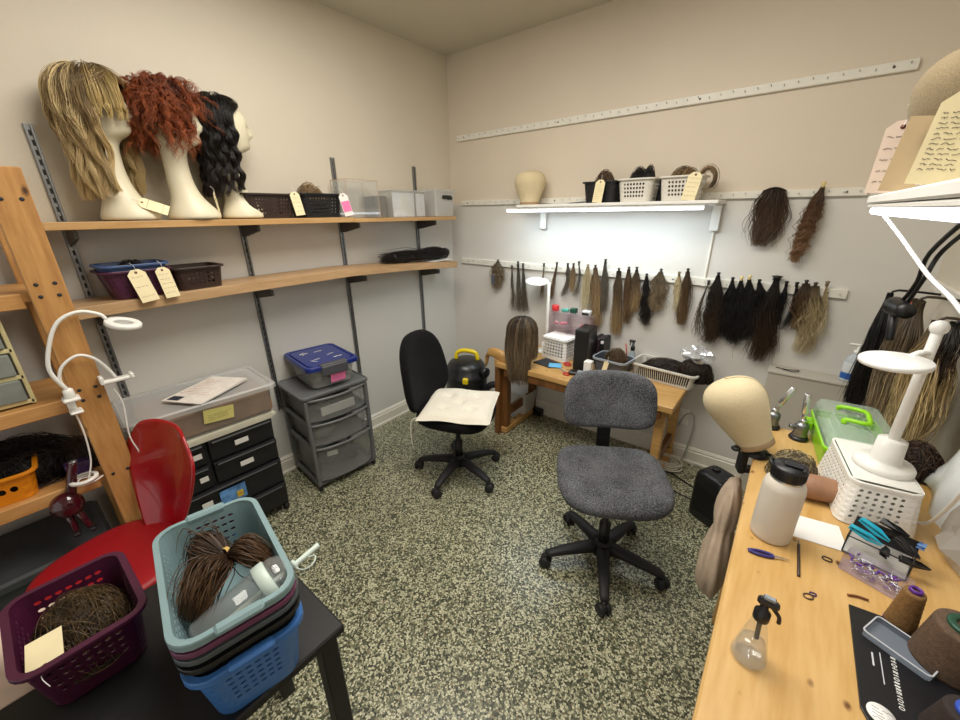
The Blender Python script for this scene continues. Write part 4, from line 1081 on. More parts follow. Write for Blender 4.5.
# tumbler with straw lying across the basket
t = thing('tumbler', 'clear tumbler with a pale lid band and straw in the top basket', 'tumbler', (SX+.098, SY-.004, TOP+.204), (R(-76), 0, R(-6)))
t.scale = (1.1, 1.1, .98)
MINT = mat('lid_mint', '#c3d2cb', .4, var=.03)
mb = MB(); mb.lathe([(.001, .0), (.028, .0), (.032, .004), (.040, .125)], (0, 0, -.085), 28, None, True, False); mb.build('cup', M['glass'], t, solid=.0015)
mb = MB(); mb.lathe([(.0405, .0), (.043, .001), (.043, .022), (.0405, .024)], (0, 0, .035), 28, None, False, False); mb.build('band', MINT, t, solid=.0015)
mb = MB(); mb.lathe([(.041, 0), (.040, .014), (.033, .028), (.02, .036), (.009, .038)], (0, 0, .058), 28, None, False, False); mb.build('dome_lid', M['glass'], t, solid=.0013)
MB().cyl((0.004, 0, -.078), (0, 0, .158), .0055, seg=12).build('straw', MINT, t)
mb = MB(); mb.lathe([(.0055, 0), (.010, .001), (.010, .007), (.0055, .009)], (0, 0, .097), 16); mb.tube([(.009, 0, .10), (.026, .0, .11), (.028, 0, .13), (.016, 0, .14), (.008, 0, .128)], .0016, 6, 5); mb.build('stopper_ring', MINT, t)
tag(MB().box((1.44, -2.56, TOP+.03), (.03, .06, .06), rot=(0, 0, R(20)), bev=.003).build('packet', mat('packet_lilac', '#c9a6d8', .5, var=.3, vscale=50)), 'small lilac packet wedged between the maroon basket and the stack', 'packet')
# ------------------------------------------------------------------ hair hanging in a row from the lowest strip
HK = hairmat('#17110e', '#2a1f18', '#46331f', .4, .38)     # dark brown to lighter ends
HBK = hairmat('#0b0a0a', '#141212', '#1f1a17', .35, .35)
HBC = hairmat('#2c241b', '#6e5a42', '#b3956a', .35)
HM2 = hairmat('#33261a', '#5c462f', '#7a6042', .4)
HY = hairmat('#4a3c2c', '#ab9872', '#cbb992', .35)
def hang(label, top, end, prof, mt, n=150, cat='hair bundle', y=-.037, tie=None, flat=.6, group='hair hanging from the lowest strip', knot=.008, **k):
    t = thing('hair_bundle', label, cat, (top[0], y, top[1]), 0, group)
    P = lock((0, 0, 0), (end[0]-top[0], 0, end[1]-top[1]), [q*.88 for q in prof], n, k.pop('m', 18), flat, **k)
    P[..., 1] = np.minimum(P[..., 1], -y-.014)
    strands('hair', P, mt, t, k.get('sr', .0011))
    mb = MB(); mb.lathe([(.002, -.008), (knot, -.004), (knot*.8, .006), (knot*1.35, .016), (.002, .02)], (0, 0, 0), 10); mb.build('tie', tie or mt, t)
    return t
YE = mat('tie_yellow', '#d9c48a', .6)
rows = [
 ('frizzy ash brown puff of hair at the left end of the hanging row', (.513, 1.234), (.494, 1.01), [.02, .075, .085, .07, .05], HA, 420, dict(wave=.006, curl=.006, cfreq=7, clumps=40, jag=.5)),
 ('thin brown strand hanging in a loose loop, just right of the frizzy puff', (.648, 1.197), (.664, .85), [.005, .012, .01, .014, .006], HG, 50, dict(wave=.008, freq=1.5)),
 ('thin straight brown weft, left one of the close pair', (.703, 1.231), (.722, .857), [.012, .017, .018, .017, .014], HG, 110, dict(jag=.1)),
 ('thin straight brown weft, right one of the close pair', (.749, 1.219), (.778, .865), [.010, .016, .016, .015, .012], HG, 110, dict(jag=.1)),
 ('wispy pale strand hanging behind the white ring lamp head', (.93, 1.231), (.926, .978), [.006, .01, .008, .004], HA, 36, {}),
 ('thin straight brown strand right of the white ring lamp pole', (1.036, 1.245), (1.0, .99), [.007, .013, .014, .012, .008], HM2, 80, dict(jag=.1)),
 ('brown strand curling left at its tip, above the acrylic organizer', (1.122, 1.244), (1.085, 1.013), [.012, .034, .02, .012, .006], HG, 90, dict(wave=.006, freq=1, bend=(.03, 0, 0))),
 ('short bushy light brown strand between two thin curls', (1.165, 1.246), (1.165, 1.06), [.010, .03, .026, .010], HC, 110, dict(wave=.006, freq=2)),
 ('thin brown strand next to the pale blonde bundle', (1.205, 1.262), (1.185, 1.024), [.006, .012, .009, .005], HG, 46, dict(bend=(.02, 0, 0))),
 ('pale blonde wide bundle of hair above the acrylic organizer', (1.272, 1.245), (1.272, .936), [.016, .04, .045, .042, .03], HL, 240, dict(jag=.3)),
 ('long straight caramel blonde bundle above the black speaker box', (1.325, 1.245), (1.378, .834), [.018, .045, .042, .032, .012], HC, 300, dict(jag=.15)),
 ('grey-brown bundle hanging right of the long caramel one', (1.392, 1.287), (1.408, .946), [.012, .024, .035, .03, .016], HG, 170, dict(wave=.006, freq=2)),
 ('long straight bundle shading from dark roots to blonde ends', (1.487, 1.235), (1.512, .80), [.02, .042, .038, .034, .018], HBC, 300, dict(jag=.15)),
 ('straight dark brown bundle beside the long dark-to-blonde one', (1.55, 1.248), (1.575, .89), [.014, .036, .036, .03, .02], HM2, 230, dict(jag=.2)),
 ('brown bundle with curled blonde tips, midway along the row', (1.60, 1.251), (1.618, .97), [.012, .034, .036, .03, .018], HBC, 180, dict(wave=.014, freq=1.4, clumps=5)),
 ('charcoal curly bundle with long dark ringlet tips', (1.665, 1.215), (1.70, .90), [.012, .03, .042, .038, .014], HD, 220, dict(wave=.012, freq=3, clumps=7)),
 ('fluffy wavy ash brown bundle right of the charcoal curls', (1.746, 1.25), (1.742, 1.0), [.016, .06, .068, .06, .035], HA, 300, dict(wave=.016, freq=2, clumps=9)),
 ('pale platinum curly bundle beside a dark straight one', (1.850, 1.24), (1.872, 1.01), [.008, .028, .034, .03, .02], HL, 170, dict(wave=.007, curl=.004, cfreq=5)),
 ('straight dark brown bundle right beside the platinum curls', (1.895, 1.262), (1.905, .936), [.014, .036, .04, .036, .016], HM2, 240, dict(jag=.12)),
 ('single thin brown strand hanging below the cable cover', (2.013, 1.203), (2.0, .87), [.004, .008, .008, .006], HG, 36, dict(bend=(-.015, 0, 0))),
 ('dark wavy bundle with brown ends, left of the black cluster', (2.055, 1.252), (2.072, .846), [.012, .045, .05, .058, .045], HK, 320, dict(wave=.016, freq=2.2, clumps=9)),
 ('black wavy bundle with a small black top, leftmost of the black cluster', (2.128, 1.23), (2.155, .885), [.010, .034, .046, .052, .034], HBK, 260, dict(wave=.018, freq=2.2, clumps=7)),
 ('black wavy bundle, second in the black cluster, tied in yellow', (2.169, 1.239), (2.205, .868), [.010, .032, .046, .052, .034], HBK, 260, dict(wave=.018, freq=2.0, clumps=7, tie=YE)),
 ('black wavy bundle, third in the black cluster, tied in yellow', (2.205, 1.247), (2.252, .90), [.010, .03, .044, .048, .03], HBK, 250, dict(wave=.018, freq=2.4, clumps=7, tie=YE)),
 ('short black loop of hair closing the black cluster on its right', (2.252, 1.23), (2.285, 1.0), [.012, .038, .034, .016, .008], HBK, 140, dict(bend=(.015, 0, 0))),
 ('longest dark brown bundle, broad at the bottom, with a black bow-like top', (2.325, 1.255), (2.325, .79), [.016, .045, .06, .068, .06], HK, 420, dict(wave=.010, freq=1.3, knot=.02)),
 ('slim dark strand right behind the longest dark brown bundle', (2.37, 1.231), (2.372, 1.0), [.007, .02, .022, .012, .006], HBK, 90, {}),
 ('slim dark strand curving left at its tip, two from the brown-blonde wave', (2.413, 1.23), (2.40, .99), [.006, .018, .018, .010, .005], HBK, 80, dict(bend=(.02, 0, 0))),
 ('dark brown wavy bundle at the top of the pale blonde fall', (2.449, 1.244), (2.468, 1.0), [.02, .05, .052, .04, .02], HM2, 240, dict(wave=.012, freq=2)),
 ('long wavy pale blonde fall near the right end of the row', (2.487, 1.235), (2.515, .87), [.022, .055, .062, .058, .04], HY, 340, dict(wave=.014, freq=2.6, clumps=10, jag=.45)),
 ('thin pale strand with a dark tip-tie, last in the row', (2.53, 1.245), (2.558, .97), [.005, .014, .02, .016], HL, 60, dict(wave=.006, freq=3)),
]
for lb, a, b, pr, mt_, n, kw in rows:
    hang(lb, a, b, pr, mt_, n, seed=len(lb)*7+n, **kw)
# dark comb in the frizzy puff
tag(MB().box((.50, -.088, 1.10), (.03, .012, .075), bev=.005).build('hair_clip', mat('clip_slate', '#50545c', .5)), 'slate grey clip on the frizzy puff of hair, left end of the row', 'clip')

# hairpieces on the middle strip
t = thing('hairpiece', 'straight brown hairpiece spread on the middle strip, right wall end', 'hairpiece', (2.228, -.035, 1.700), 0)
P = lock((0, 0, .005), (-.01, 0, -.285), [.06, .08, .085, .08, .06], 560, 18, .28, wave=.010, freq=1.6, clumps=16, jag=.3, seed=31); P[..., 1] = np.clip(P[..., 1], -.06, .012)
P[:, :, 0] += 0; P[:, 0, 2] -= .035*(P[:, 0, 0]/.07)**2
strands('hair', P, hairmat('#2b1f16', '#4a3626', '#5d4732', .4), t, .0012)
hang('long light brown ringlet ponytail hanging from the middle strip', (2.412, 1.700), (2.372, 1.345), [.010, .036, .042, .044, .04, .034], hairmat('#3b2818', '#6b4a30', '#8d6a48', .4), 300, 'ponytail', -.045, YE, group=None, wave=.004, curl=.013, cfreq=5.5, clumps=5, seed=40, jag=.12, wander=.25)

# ------------------------------------------------------------------ on the lit shelf
def block_head(label, loc, rot, h=.22, w=.098, tilt=(0, 0, 0), base=True, cm=None):
    t = thing('canvas_head', label, 'canvas head', loc, (tilt[0], tilt[1], rot))
    prof = [(.0, 0), (.054, 0), (.058, .006), (.060, .03), (.068, .06), (.082, .11), (.095, .155), (.1, .19), (.099, .215), (.09, .243), (.07, .265), (.04, .278), (.0, .282)]
    k = h/.282; kk = w/.1
    MB().lathe([(max(r, .0005)*kk, z*k) for r, z in prof], (0, 0, 0), 36, sx=1.08, sy=.92).build('canvas', cm or M['canvas'], t, sub=1)
    mb = MB()
    for a in (0, PI/2):
        pts = [(r*kk*1.075*math.cos(a)+.0, r*kk*.925*math.sin(a), z*k+.0006) for r, z in prof[4:]]
        mb.tube(pts, .0009, 5, 3)
    mb.build('seam', mat('seam_thread', '#b7a67f', .8), t)
    if base:
        mb = MB(); mb.lathe([(.0595*kk, .001), (.0605*kk, .004), (.0605*kk, .016), (.0595*kk, .018)], (0, 0, 0), 36, None, False, False, sx=1.08, sy=.92); mb.build('base_band', mat('band_tan', '#a58a68', .7), t)
    return t
block_head('tan canvas block head on the left part of the lit back wall shelf', (.838, -.115, 1.650), 0, .215, .105)
ZB = 1.6505
GW = mat('basket_palegrey', '#d6d2c8', .4, var=.03)
basket('basket', 'black basket on the lit shelf, leftmost of the row of four', 'basket', (1.375, -.13, ZB), .205, .17, .118, BLK, taper=.14, cell=.018, hole=.2, group='baskets on the lit shelf')
basket('basket', 'pale grey perforated basket on the lit shelf, left one of the two pale baskets', 'basket', (1.585, -.135, ZB), .195, .17, .122, GW, taper=.14, cell=.0175, hole=.66, group='baskets on the lit shelf', rows=(.15, .9))
basket('basket', 'black basket set back on the lit shelf between the two pale baskets', 'basket', (1.702, -.045, ZB), .15, .07, .112, BLK, taper=.14, cr=.015, cell=.018, hole=.2, group='baskets on the lit shelf')
basket('basket', 'pale grey perforated basket at the right end of the lit shelf', 'basket', (1.818, -.135, ZB), .205, .17, .122, GW, taper=.14, cell=.0175, hole=.66, group='baskets on the lit shelf', rows=(.15, .9))
hair_heap('hairpiece', 'brown hair rising out of the leftmost black basket on the lit shelf', 'hairpiece', (1.375, -.13, ZB+.006), (.075, .06, .165), 420, HM2, 41, turns=.5)
hair_heap('hairpiece', 'black coiled hair rising out of the left pale basket on the lit shelf', 'hairpiece', (1.575, -.12, ZB+.006), (.07, .05, .165), 420, HBK, 42, turns=1.5)
hair_heap('hairpiece', 'black hair coil on the right part of the left pale shelf basket', 'hairpiece', (1.632, -.13, ZB+.01), (.04, .045, .17), 260, HBK, 46, turns=1.5)
hair_heap('hairpiece', 'light brown hair spilling from the right-end pale shelf basket', 'hairpiece', (1.815, -.125, ZB+.006), (.09, .065, .155), 520, HC, 43, turns=1)
t = thing('hair_loop', 'loose curly brown hair loop hanging off the right-end shelf basket', 'hair', (1.93, -.13, ZB+.10), 0)
P = []
rg = np.random.default_rng(3)
for i in range(60):
    a = np.linspace(0, PI*1.7, 24)+rg.normal(0, .15); r = .045+rg.normal(0, .006)
    P.append(np.stack([r*np.cos(a-.9)*.8+rg.normal(0, .003), rg.normal(0, .01)+0*a, r*np.sin(a-.9)*1.1+.005], -1))
strands('hair', np.array(P), HC, t, .0008)
card_tag('manila tag with dark writing on the leftmost black shelf basket', (1.388, -.240, ZB+.062), '-y', .058, .125, inplane=R(-4), lean=R(-8), rows=8, seed=21)
card_tag('manila tag with faint writing on the right-end pale shelf basket', (1.885, -.240, ZB+.066), '-y', .066, .135, inplane=R(-8), lean=R(-8), rows=5, seed=22)
for k, (lb, x, r_, c) in enumerate((('white paper slip lying flat on the lit shelf, left of the black basket', 1.13, 12, '#d8dade'), ('grey-blue folded sheet lying against the leftmost black shelf basket', 1.225, -14, '#5a6675'))):
    mb = MB(); mb.loft([[(-.07, -.05, z), (.06, -.055, z), (.07, .05, z+.012*k), (-.06, .05, z)] for z in (.0005, .003)], True, True, False)
    tag(mb.build('paper_slip', mat('slip_%d' % k, c, .6), loc=(x, -.17, 1.650), rot=R(r_)), lb, 'paper')

# ------------------------------------------------------------------ work table against the back wall
TZ = .60
t = thing('work_table', 'small wooden work table against the back wall, cluttered with supplies', 'table', (1.44, -.265, 0), 0)
mb = MB(); mb.box((0, 0, TZ-.02), (1.18, .51, .04), bev=.004); mb.build('tabletop', M['table'], t)
MB().box((0, -.235, TZ-.065), (1.06, .022, .06), bev=.003).build('front_rail', M['tabledark'], t)
for sx in (-1, 1):
    x = -.585 if sx < 0 else .50
    for sy in (-1, 1): MB().box((x+.02, .03+sy*.19, (TZ-.04)/2), (.05, .055, TZ-.042), bev=.003).build('leg', M['tabledark'] if sx < 0 else M['table'], t)
    MB().box((x+.02, .03, .03), (.06, .46, .045), bev=.004).build('foot', M['table'], t)
    MB().box((x+.02, .03, .17), (.03, .33, .07), bev=.003).build('cross_bar', M['tabledark'], t)
MB().box((.545, -.12, TZ-.065), (.05, .16, .05), bev=.003).build('end_block', M['table'], t)
# carved wooden arm at the left end
t = thing('wooden_arm', 'carved wooden bracket arm at the left end of the work table', 'bracket', (.838, -.47, TZ), 0)
mb = MB(); rr = []
for (x, z, w, h) in ((.09, .005, .03, .05), (.03, .03, .03, .045), (-.04, .05, .028, .035), (-.085, .045, .026, .03), (-.105, .02, .022, .028), (-.11, -.03, .018, .022), (-.115, -.065, .012, .016)):
    rr.append([(x+v*.5, u, z+v) if x < -.09 else (x, u, z+v) for u, v, _ in sq(14, w, h, 3)])
mb.loft(rr).build('arm', M['table'], t)
MB().box((.0, 0, -.33), (.042, .05, .66-.10), bev=.003).build('upright', M['tabledark'], t)
MB().box((.0, 0, -.02), (.05, .055, .06), bev=.005).build('collar', M['table'], t)

# long wig on the left end of the table
block_head('canvas head hidden inside the long ash brown wig on the table end', (1.03, -.465, TZ+.001), 0, .315, .074)
def _hl(p):
    a = p+R(-70); return .37 if (math.sin(a) < -.25 or math.cos(a) < -.75) else .19
P, U = wig_pts(3600, .080, .078, .080, _hl, face=.002, m=24, lift=.006, flare=(1.05, 1.1, 1.08, 1.0, .92, .8), wave=.005, freq=1.3, clumps=50, thick=.018, jag=.3, seed=51)
wig('long straight ash brown wig draped over the left end of the work table', (1.03, -.475, TZ+.262), R(-70), P, hairmat('#33291f', '#76634d', '#8f7b62', .3, streak='#7b6850'), .0010, mat('cap_ash', '#3a3026', .8, var=.2), (.081, .079, .081), U)

# ring lamp
def ring_lamp(label, loc, rot, ph, pr, arm, hr, tilt, base_r, name='ring_lamp', drop=0, side=False):
    t = thing(name, label, 'lamp', loc, rot)
    mb = MB(); mb.lathe([(.001, 0), (base_r, 0), (base_r, .010), (base_r*.93, .016), (pr*2.9, .018), (pr*2.7, .024), (pr*2.5, .075), (pr*1.2, .078), (.001, .078)], (0, 0, 0), 36); mb.build('base', M['white'], t)
    MB().cyl((0, 0, .06), (0, 0, ph), pr, pr*.92, 16).build('pole', M['white'], t)
    if side:
        mb = MB(); mb.tube([(0, 0, ph-drop+.006), (arm*.3, 0, ph-drop+.009), (arm-hr*.85, 0, ph-drop+.004)], pr*.75, 10, 4); mb.build('arm', M['white'], t); MB().ell((0, 0, ph+.004), (pr*1.5,)*3, 14, 10).build('joint', M['white'], t)
    else: MB().tube([(0, 0, ph-.015), (arm*.3, 0, ph+.008-drop*.15), (arm*.75, 0, ph+.006-drop*.8)], pr*.8, 10, 4).build('arm', M['white'], t)
    q = thing('lamp_head', None, None, (arm, 0, ph-drop), (0, 0, 0)); q.parent = t; q.rotation_euler = tilt
    mb = MB(); mb.lathe([(.001, .006), (hr*.95, .006), (hr, .003), (hr, -.003), (hr*.97, -.006), (hr*.6, -.006), (.001, -.006)], (0, 0, 0), 40)
    mb.build('disc', M['white'], t).matrix_local = Matrix.Translation(q.location) @ Euler(tilt).to_matrix().to_4x4()
    bpy.data.objects.remove(q)
    return t
ring_lamp('white ring lamp on the work table behind the long ash brown wig', (1.02, -.11, TZ+.001), R(180), .525, .013, .10, .085, (R(-9), R(-6), 0), .07)
basket('basket', 'small white perforated box standing upside down on the work table', 'basket', (1.155, -.15, TZ+.001), .19, .15, .155, M['white'], taper=-.12, cr=.02, cell=.021, hole=.72, rows=(.1, .9), rot=R(-6))
tag(MB().box((1.155, -.15, TZ+.160), (.20, .16, .004), rot=(0, 0, R(-6)), bev=.001).build('paper_sheet', M['paper']), 'white sheet on top of the small white perforated box', 'paper')

t = thing('acrylic_organizer', 'clear pinkish acrylic drawer organizer on the work table by the wall', 'organizer', (1.20, -.062, TZ+.001), 0)
PK = clear('acrylic_pink', '#f6e6ea', .93)
mb = MB()
for z in (0, .10, .2, .315): mb.box((0, 0, z+.002), (.34, .10, .004))
for x in (-.168, -.02, .168): mb.box((x, 0, .16), (.004, .10, .315))
mb.build('case', PK, t)
for z in (.012, .112, .212):
    for x in (-.094, .074):
        q = MB().box((x, -.012, z+.042), (.135 if x < 0 else .17, .085, .075), bev=.002).build('drawer', clear('acrylic_%d' % int(z*1000+x*100), '#f8ecef', .93), t)
        MB().ell((x, -.06, z+.042), (.006, .006, .006), 8, 6).build('knob', M['clearw'], q)
        mb = MB(); rg = random.Random(int(z*900+x*70))
        for i in range(4): mb.ell((x+rg.uniform(-.05, .05), rg.uniform(-.03, .0), z+.022), (rg.uniform(.01, .02), .012, .012), 8, 6)
        mb.build('drawer_contents', mat('bits_%d' % int(z*1000+x*100), rg.choice(['#d98296', '#3a3a40', '#e3dccf', '#d4566a']), .6, var=.3, vscale=60), q)
for i, (lb, x, c, d) in enumerate((('red round tub on top of the acrylic organizer', -.14, '#d8353a', (.05, .05, .036)), ('teal green small box on the acrylic organizer', -.06, '#4fa394', (.05, .04, .02)), ('dark green small pack on the acrylic organizer', .005, '#1f5140', (.045, .04, .034)), ('black and white small box on the acrylic organizer, rightmost item', .105, '#d8d8d8', (.06, .05, .03)))):
    zz = TZ+.321
    if i == 0: mb = MB(); mb.lathe([(.001, 0), (.026, 0), (.027, .004), (.027, .034), (.024, .038), (.001, .038)], (1.20+x, -.065, zz), 20); o_ = mb.build('tub', mat('red_tub', c, .4))
    else: o_ = MB().box((1.20+x, -.065, zz+d[2]/2), d, bev=.004).build('small_box', mat('smallbox_%d' % i, c, .5, var=.3, vscale=70))
    tag(o_, lb, 'box' if i else 'tub')
    if i == 3: MB().box((1.20+x, -.0915, zz+.010), (.05, .003, .016)).build('dark_label', M['black'], o_)

t = thing('speaker_box', 'tall black rectangular box standing on the work table', 'box', (1.385, -.235, TZ+.001), R(4))
MB().box((0, 0, .14), (.095, .17, .28), bev=.004).build('body', mat('box_black', '#121214', .3, coat=.1), t)
MB().box((0, -.086, .14), (.082, .003, .262), bev=.001).build('front_panel', mat('panel_black', '#0d0d0f', .5), t)
for i, (x, h, c) in enumerate(((1.412, .19, '#1b1a1c'), (1.435, .185, '#3b2a2c'), (1.462, .19, '#17171a'))):
    tag(MB().box((x, -.075, TZ+h/2+.001), (.022 if i < 2 else .028, .12, h), bev=.003).build('book', mat('book_%d' % i, c, .5)), ['black thin book leaning nearest the tall black box', 'dark maroon thin book between two black ones', 'black book with a white spot, right of the maroon one'][i], 'book')
MB().box((1.462, -.137, TZ+.165), (.02, .003, .02)).build('white_spot', M['paper'], [o for o in COL.objects if o.name == 'book.002'][0])
tag(MB().box((1.458, -.33, TZ+.045), (.05, .05, .09), bev=.004).build('carton', M['paper']), 'small white carton between the tall black box and the grey basket', 'box')
GB = mat('basket_steelgrey', '#8d949c', .4, var=.05)
basket('basket', 'grey basket with a brown hairpiece on the work table, behind the grey chair', 'basket', (1.585, -.235, TZ+.001), .215, .165, .115, mat('basket_gunmetal', '#4c5158', .4), GB, taper=.15, cell=.017, hole=.4, rot=R(-6), rim=.012, fl=.01)
hair_heap('hairpiece', 'brown hairpiece filling the grey basket on the work table', 'hairpiece', (1.60, -.225, TZ+.006), (.085, .06, .155), 700, HM2, 61, sr=.0012, turns=.4)
card_tag('small manila tag on the front of the grey work table basket', (1.575, -.345, TZ+.085), '-y', .03, .065, lean=R(-8), rows=0, inplane=R(-10))
t = thing('spray_bottle', 'small clear spray bottle with a black pump on the work table', 'bottle', (1.655, -.09, TZ+.001))
mb = MB(); mb.lathe([(.001, 0), (.024, 0), (.025, .006), (.025, .10), (.012, .125), (.012, .135)], seg=18); mb.build('body', mat('bottle_grey', '#9aa4a8', .15, coat=.4), t)
mb = MB(); mb.lathe([(.014, .135), (.014, .16), (.008, .165), (.008, .19), (.001, .19)], seg=14); mb.box((-.008, 0, .198), (.04, .016, .016), bev=.004); mb.box((-.02, 0, .18), (.006, .01, .03), bev=.002); mb.build('pump', M['black'], t)
tag(MB().tube([(1.615, -.06, TZ), (1.612, -.065, TZ+.1), (1.60, -.07, TZ+.165)], .004, 8).build('red_pen', mat('pen_red', '#b23a34', .4)), 'thin red pen standing left of the small spray bottle', 'pen')
basket('basket', 'long off-white slatted basket hanging over the right table edge', 'basket', (1.885, -.125, TZ+.001), .385, .19, .095, mat('basket_ivory', '#cfcbc0', .4), taper=.10, cr=.025, cell=.0135, hole=.68, slot=True, rot=R(-6), rim=.012)
t = hair_heap('hairpiece', 'dark hair and wefts heaped in the slatted basket', 'hairpiece', (1.885, -.125, TZ+.008), (.165, .075, .115), 800, HK, 63, sr=.0014, turns=.6, strand_len=.3)
hair_heap('hairpiece', 'big dark brown hair bunch bulging over the right end of the slatted basket', 'hairpiece', (2.045, -.135, TZ+.045), (.10, .075, .115), 800, HK, 64, sr=.0014, turns=.5, strand_len=.25)
# crumpled clear bag
rg = random.Random(9)
t = thing('plastic_bag', 'crumpled clear plastic bag lying on the right end of the slatted basket', 'bag', (2.035, -.12, TZ+.195), R(-15))
t.scale = (1.25, 1.2, 1.2)
mb = MB(); rings = []
for i in range(9):
    th_ = PI*i/8; ring = []
    for j in range(18):
        a = 2*PI*j/18; k = 1+rg.uniform(-.28, .28); ring.append((.075*math.sin(th_)*math.cos(a)*k, .055*math.sin(th_)*math.sin(a)*k, -.04*math.cos(th_)*k+rg.uniform(-.004, .004)))
    rings.append(ring)
mb.loft(rings, smooth=False).build('film', clear('bag_film', '#e9e9ea', .7, .08, .5), t)

# small things on the table top
mb = MB(); mb.loft([[(-.085, -.05, z), (.06, -.08, z), (.085, .04, z), (-.05, .075, z)] for z in (.0005, .006)], True, True, False)
tag(mb.build('dark_cloth', mat('cloth_dark', '#2b2a2d', .8), loc=(1.15, -.32, TZ+.001)), 'dark folded cloth lying on the table right of the long wig', 'cloth')
tag(MB().box((1.225, -.345, TZ+.0085), (.085, .075, .002), rot=(0, 0, R(25))).build('blue_card', mat('card_sky', '#6bb6e0', .6)), 'bright blue card lying on the dark cloth', 'card')
def scissors(label, loc, rot, c, s=1):
    t = thing('scissors', label, 'scissors', loc, rot)
    for q in (-1, 1):
        mb = MB(); mb.loft([[(0, -.006, z), (0, .006, z), (.09*s, q*.006+.001, z), (.09*s, q*.006-.001, z)] for z in (.001+.002*(q > 0), .0025+.002*(q > 0))], smooth=False); mb.build('blade', M['chrome'], t)
        mb = MB(); pts = [(-.03*s+.024*s*math.cos(a), q*.02*s+.015*s*math.sin(a), .004) for a in [2*PI*i/16 for i in range(17)]]; mb.tube(pts, .0042, 8); mb.build('handle', c, t)
    return t
RS = mat('scissor_red', '#c02c2c', .4)
scissors('red-handled scissors beside the blue card', (1.335, -.40, TZ+.001), R(150), RS)
scissors('red-handled scissors lying behind the blue card, near the black box', (1.30, -.25, TZ+.001), R(35), RS, .9)
t = thing('phone', 'black phone-like device lying before the tall black box', 'phone', (1.43, -.385, TZ+.001), R(14))
MB().box((0, 0, .012), (.15, .055, .022), bev=.006).build('body', M['black'], t); MB().box((.01, 0, .0235), (.06, .04, .002)).build('screen', mat('screen_grey', '#8d9297', .2), t)

# under and beside the table
t = thing('plastic_tray', 'translucent white plastic tub on the floor in the corner by the table leg', 'tub', (.765, -.115, 0), 0)
mb = MB(); mb.loft([[(x, y, z) for x, y in rrect(.30*k, .2*k, .03)] for k, z in ((.85, .002), (.87, .006), (1, .23), (1.04, .235), (1.04, .225))], True, False, False); mb.build('tub', clear('tub_white', '#dcdcdc', .35, .3), t)
tag(MB().box((.925, -.045, .03), (.11, .05, .055), bev=.004).build('power_adapter', M['black']), 'small black power adapter on the floor by the left table foot', 'adapter')
tag(MB().tube([(2.0, -.012, .285), (2.0, -.06, .27), (2.03, -.05, .36), (2.075, -.05, .37), (2.085, -.045, .28), (2.075, -.04, .16), (2.06, -.06, .05), (2.03, -.14, .008)], .0045, 8, 8).build('grey_cord', mat('cord_grey', '#9c9d97', .5)), 'grey cord looping from the wall socket down to the floor', 'cord')
pts = []
for i in range(60):
    a = i*.52; pts.append((1.99+.085*math.cos(a)*(1+.1*math.sin(i*.7)), -.165+.06*math.sin(a), .008+.0011*i))
tag(MB().tube(pts, .005, 7).build('coiled_cord', mat('cord_ivory', '#d9d5c6', .5)), 'ivory cord coiled on the floor by the right table leg', 'cord')
tag(MB().tube([(1.80+.05*math.cos(a), -.12+.05*math.sin(a), .006+.002*a) for a in [i*.45 for i in range(18)]], .0045, 7).build('coiled_cord', mat('cord_ivory2', '#dcd9cd', .5)), 'small ivory cord loop on the floor under the work table', 'cord')
tag(MB().tube([(1.92, -.30, .006), (2.0, -.22, .006), (2.10, -.25, .006), (2.2, -.30, .006), (2.26, -.35, .012)], .0045, 7, 6).build('extension_cable', M['black']), 'black cord on the floor running behind the black heater', 'cord')
tag(MB().tube([(1.93, -.33, .006), (2.02, -.37, .006), (2.12, -.40, .006), (2.22, -.41, .006)], .0045, 7, 6).build('extension_cable', M['black']), 'black cord on the floor running in front toward the black heater', 'cord')
t = thing('fan_heater', 'black upright fan heater on the floor beside the bench', 'heater', (2.30, -.50, 0), R(-28))
mb = MB(); mb.loft([[(x, y, z) for x, y in rrect(.17*k, .16*k, .03)] for k, z in ((.92, 0), (.98, .012), (1, .05), (1, .23), (.96, .265), (.86, .282), (.7, .287))], smooth=False); mb.build('case', mat('heater_black', '#161618', .35, coat=.1), t, bevel=.003)
mb = MB()
for i in range(9): mb.box((0, -.0815, .06+i*.019), (.125, .004, .006))
mb.build('grille', mat('grille_black', '#0c0c0d', .5), t)
mb = MB(); mb.lathe([(.001, .288), (.02, .288), (.02, .296), (.016, .299), (.001, .299)], (-.03, .02, 0), 18); mb.build('knob', M['blackr'], t)
MB().box((.035, .01, .289), (.045, .05, .006), bev=.003).build('vent', M['blackr'], t)

# vacuum in the corner
t = thing('shop_vacuum', 'small black canister vacuum with a yellow handle in the room corner', 'vacuum', (.405, -.335, 0), R(25))
t.scale = (1, 1, 1.04)
VB = mat('vac_black', '#1b1c1e', .35, var=.08, coat=.1); VY = mat('vac_yellow', '#f0d51c', .35)
mb = MB(); mb.lathe([(.001, .04), (.15, .04), (.16, .055), (.175, .28), (.178, .30), (.172, .31), (.001, .31)], seg=32); mb.build('tank', VB, t)
mb = MB(); mb.lathe([(.182, .31), (.186, .318), (.184, .345), (.165, .36), (.158, .40), (.135, .435), (.10, .452), (.001, .455)], seg=32, cap0=False); mb.build('motor_head', VB, t)
mb = MB(); mb.tube([(-.085, 0, .452), (-.075, 0, .50), (-.03, 0, .522), (.04, 0, .522), (.085, 0, .505), (.10, 0, .452)], .017, 10, 4); mb.build('handle', VY, t)
for s in (1, -1): MB().box((.04*s, -.178*s, .335), (.045, .03, .05), bev=.008).build('latch', VY, t)
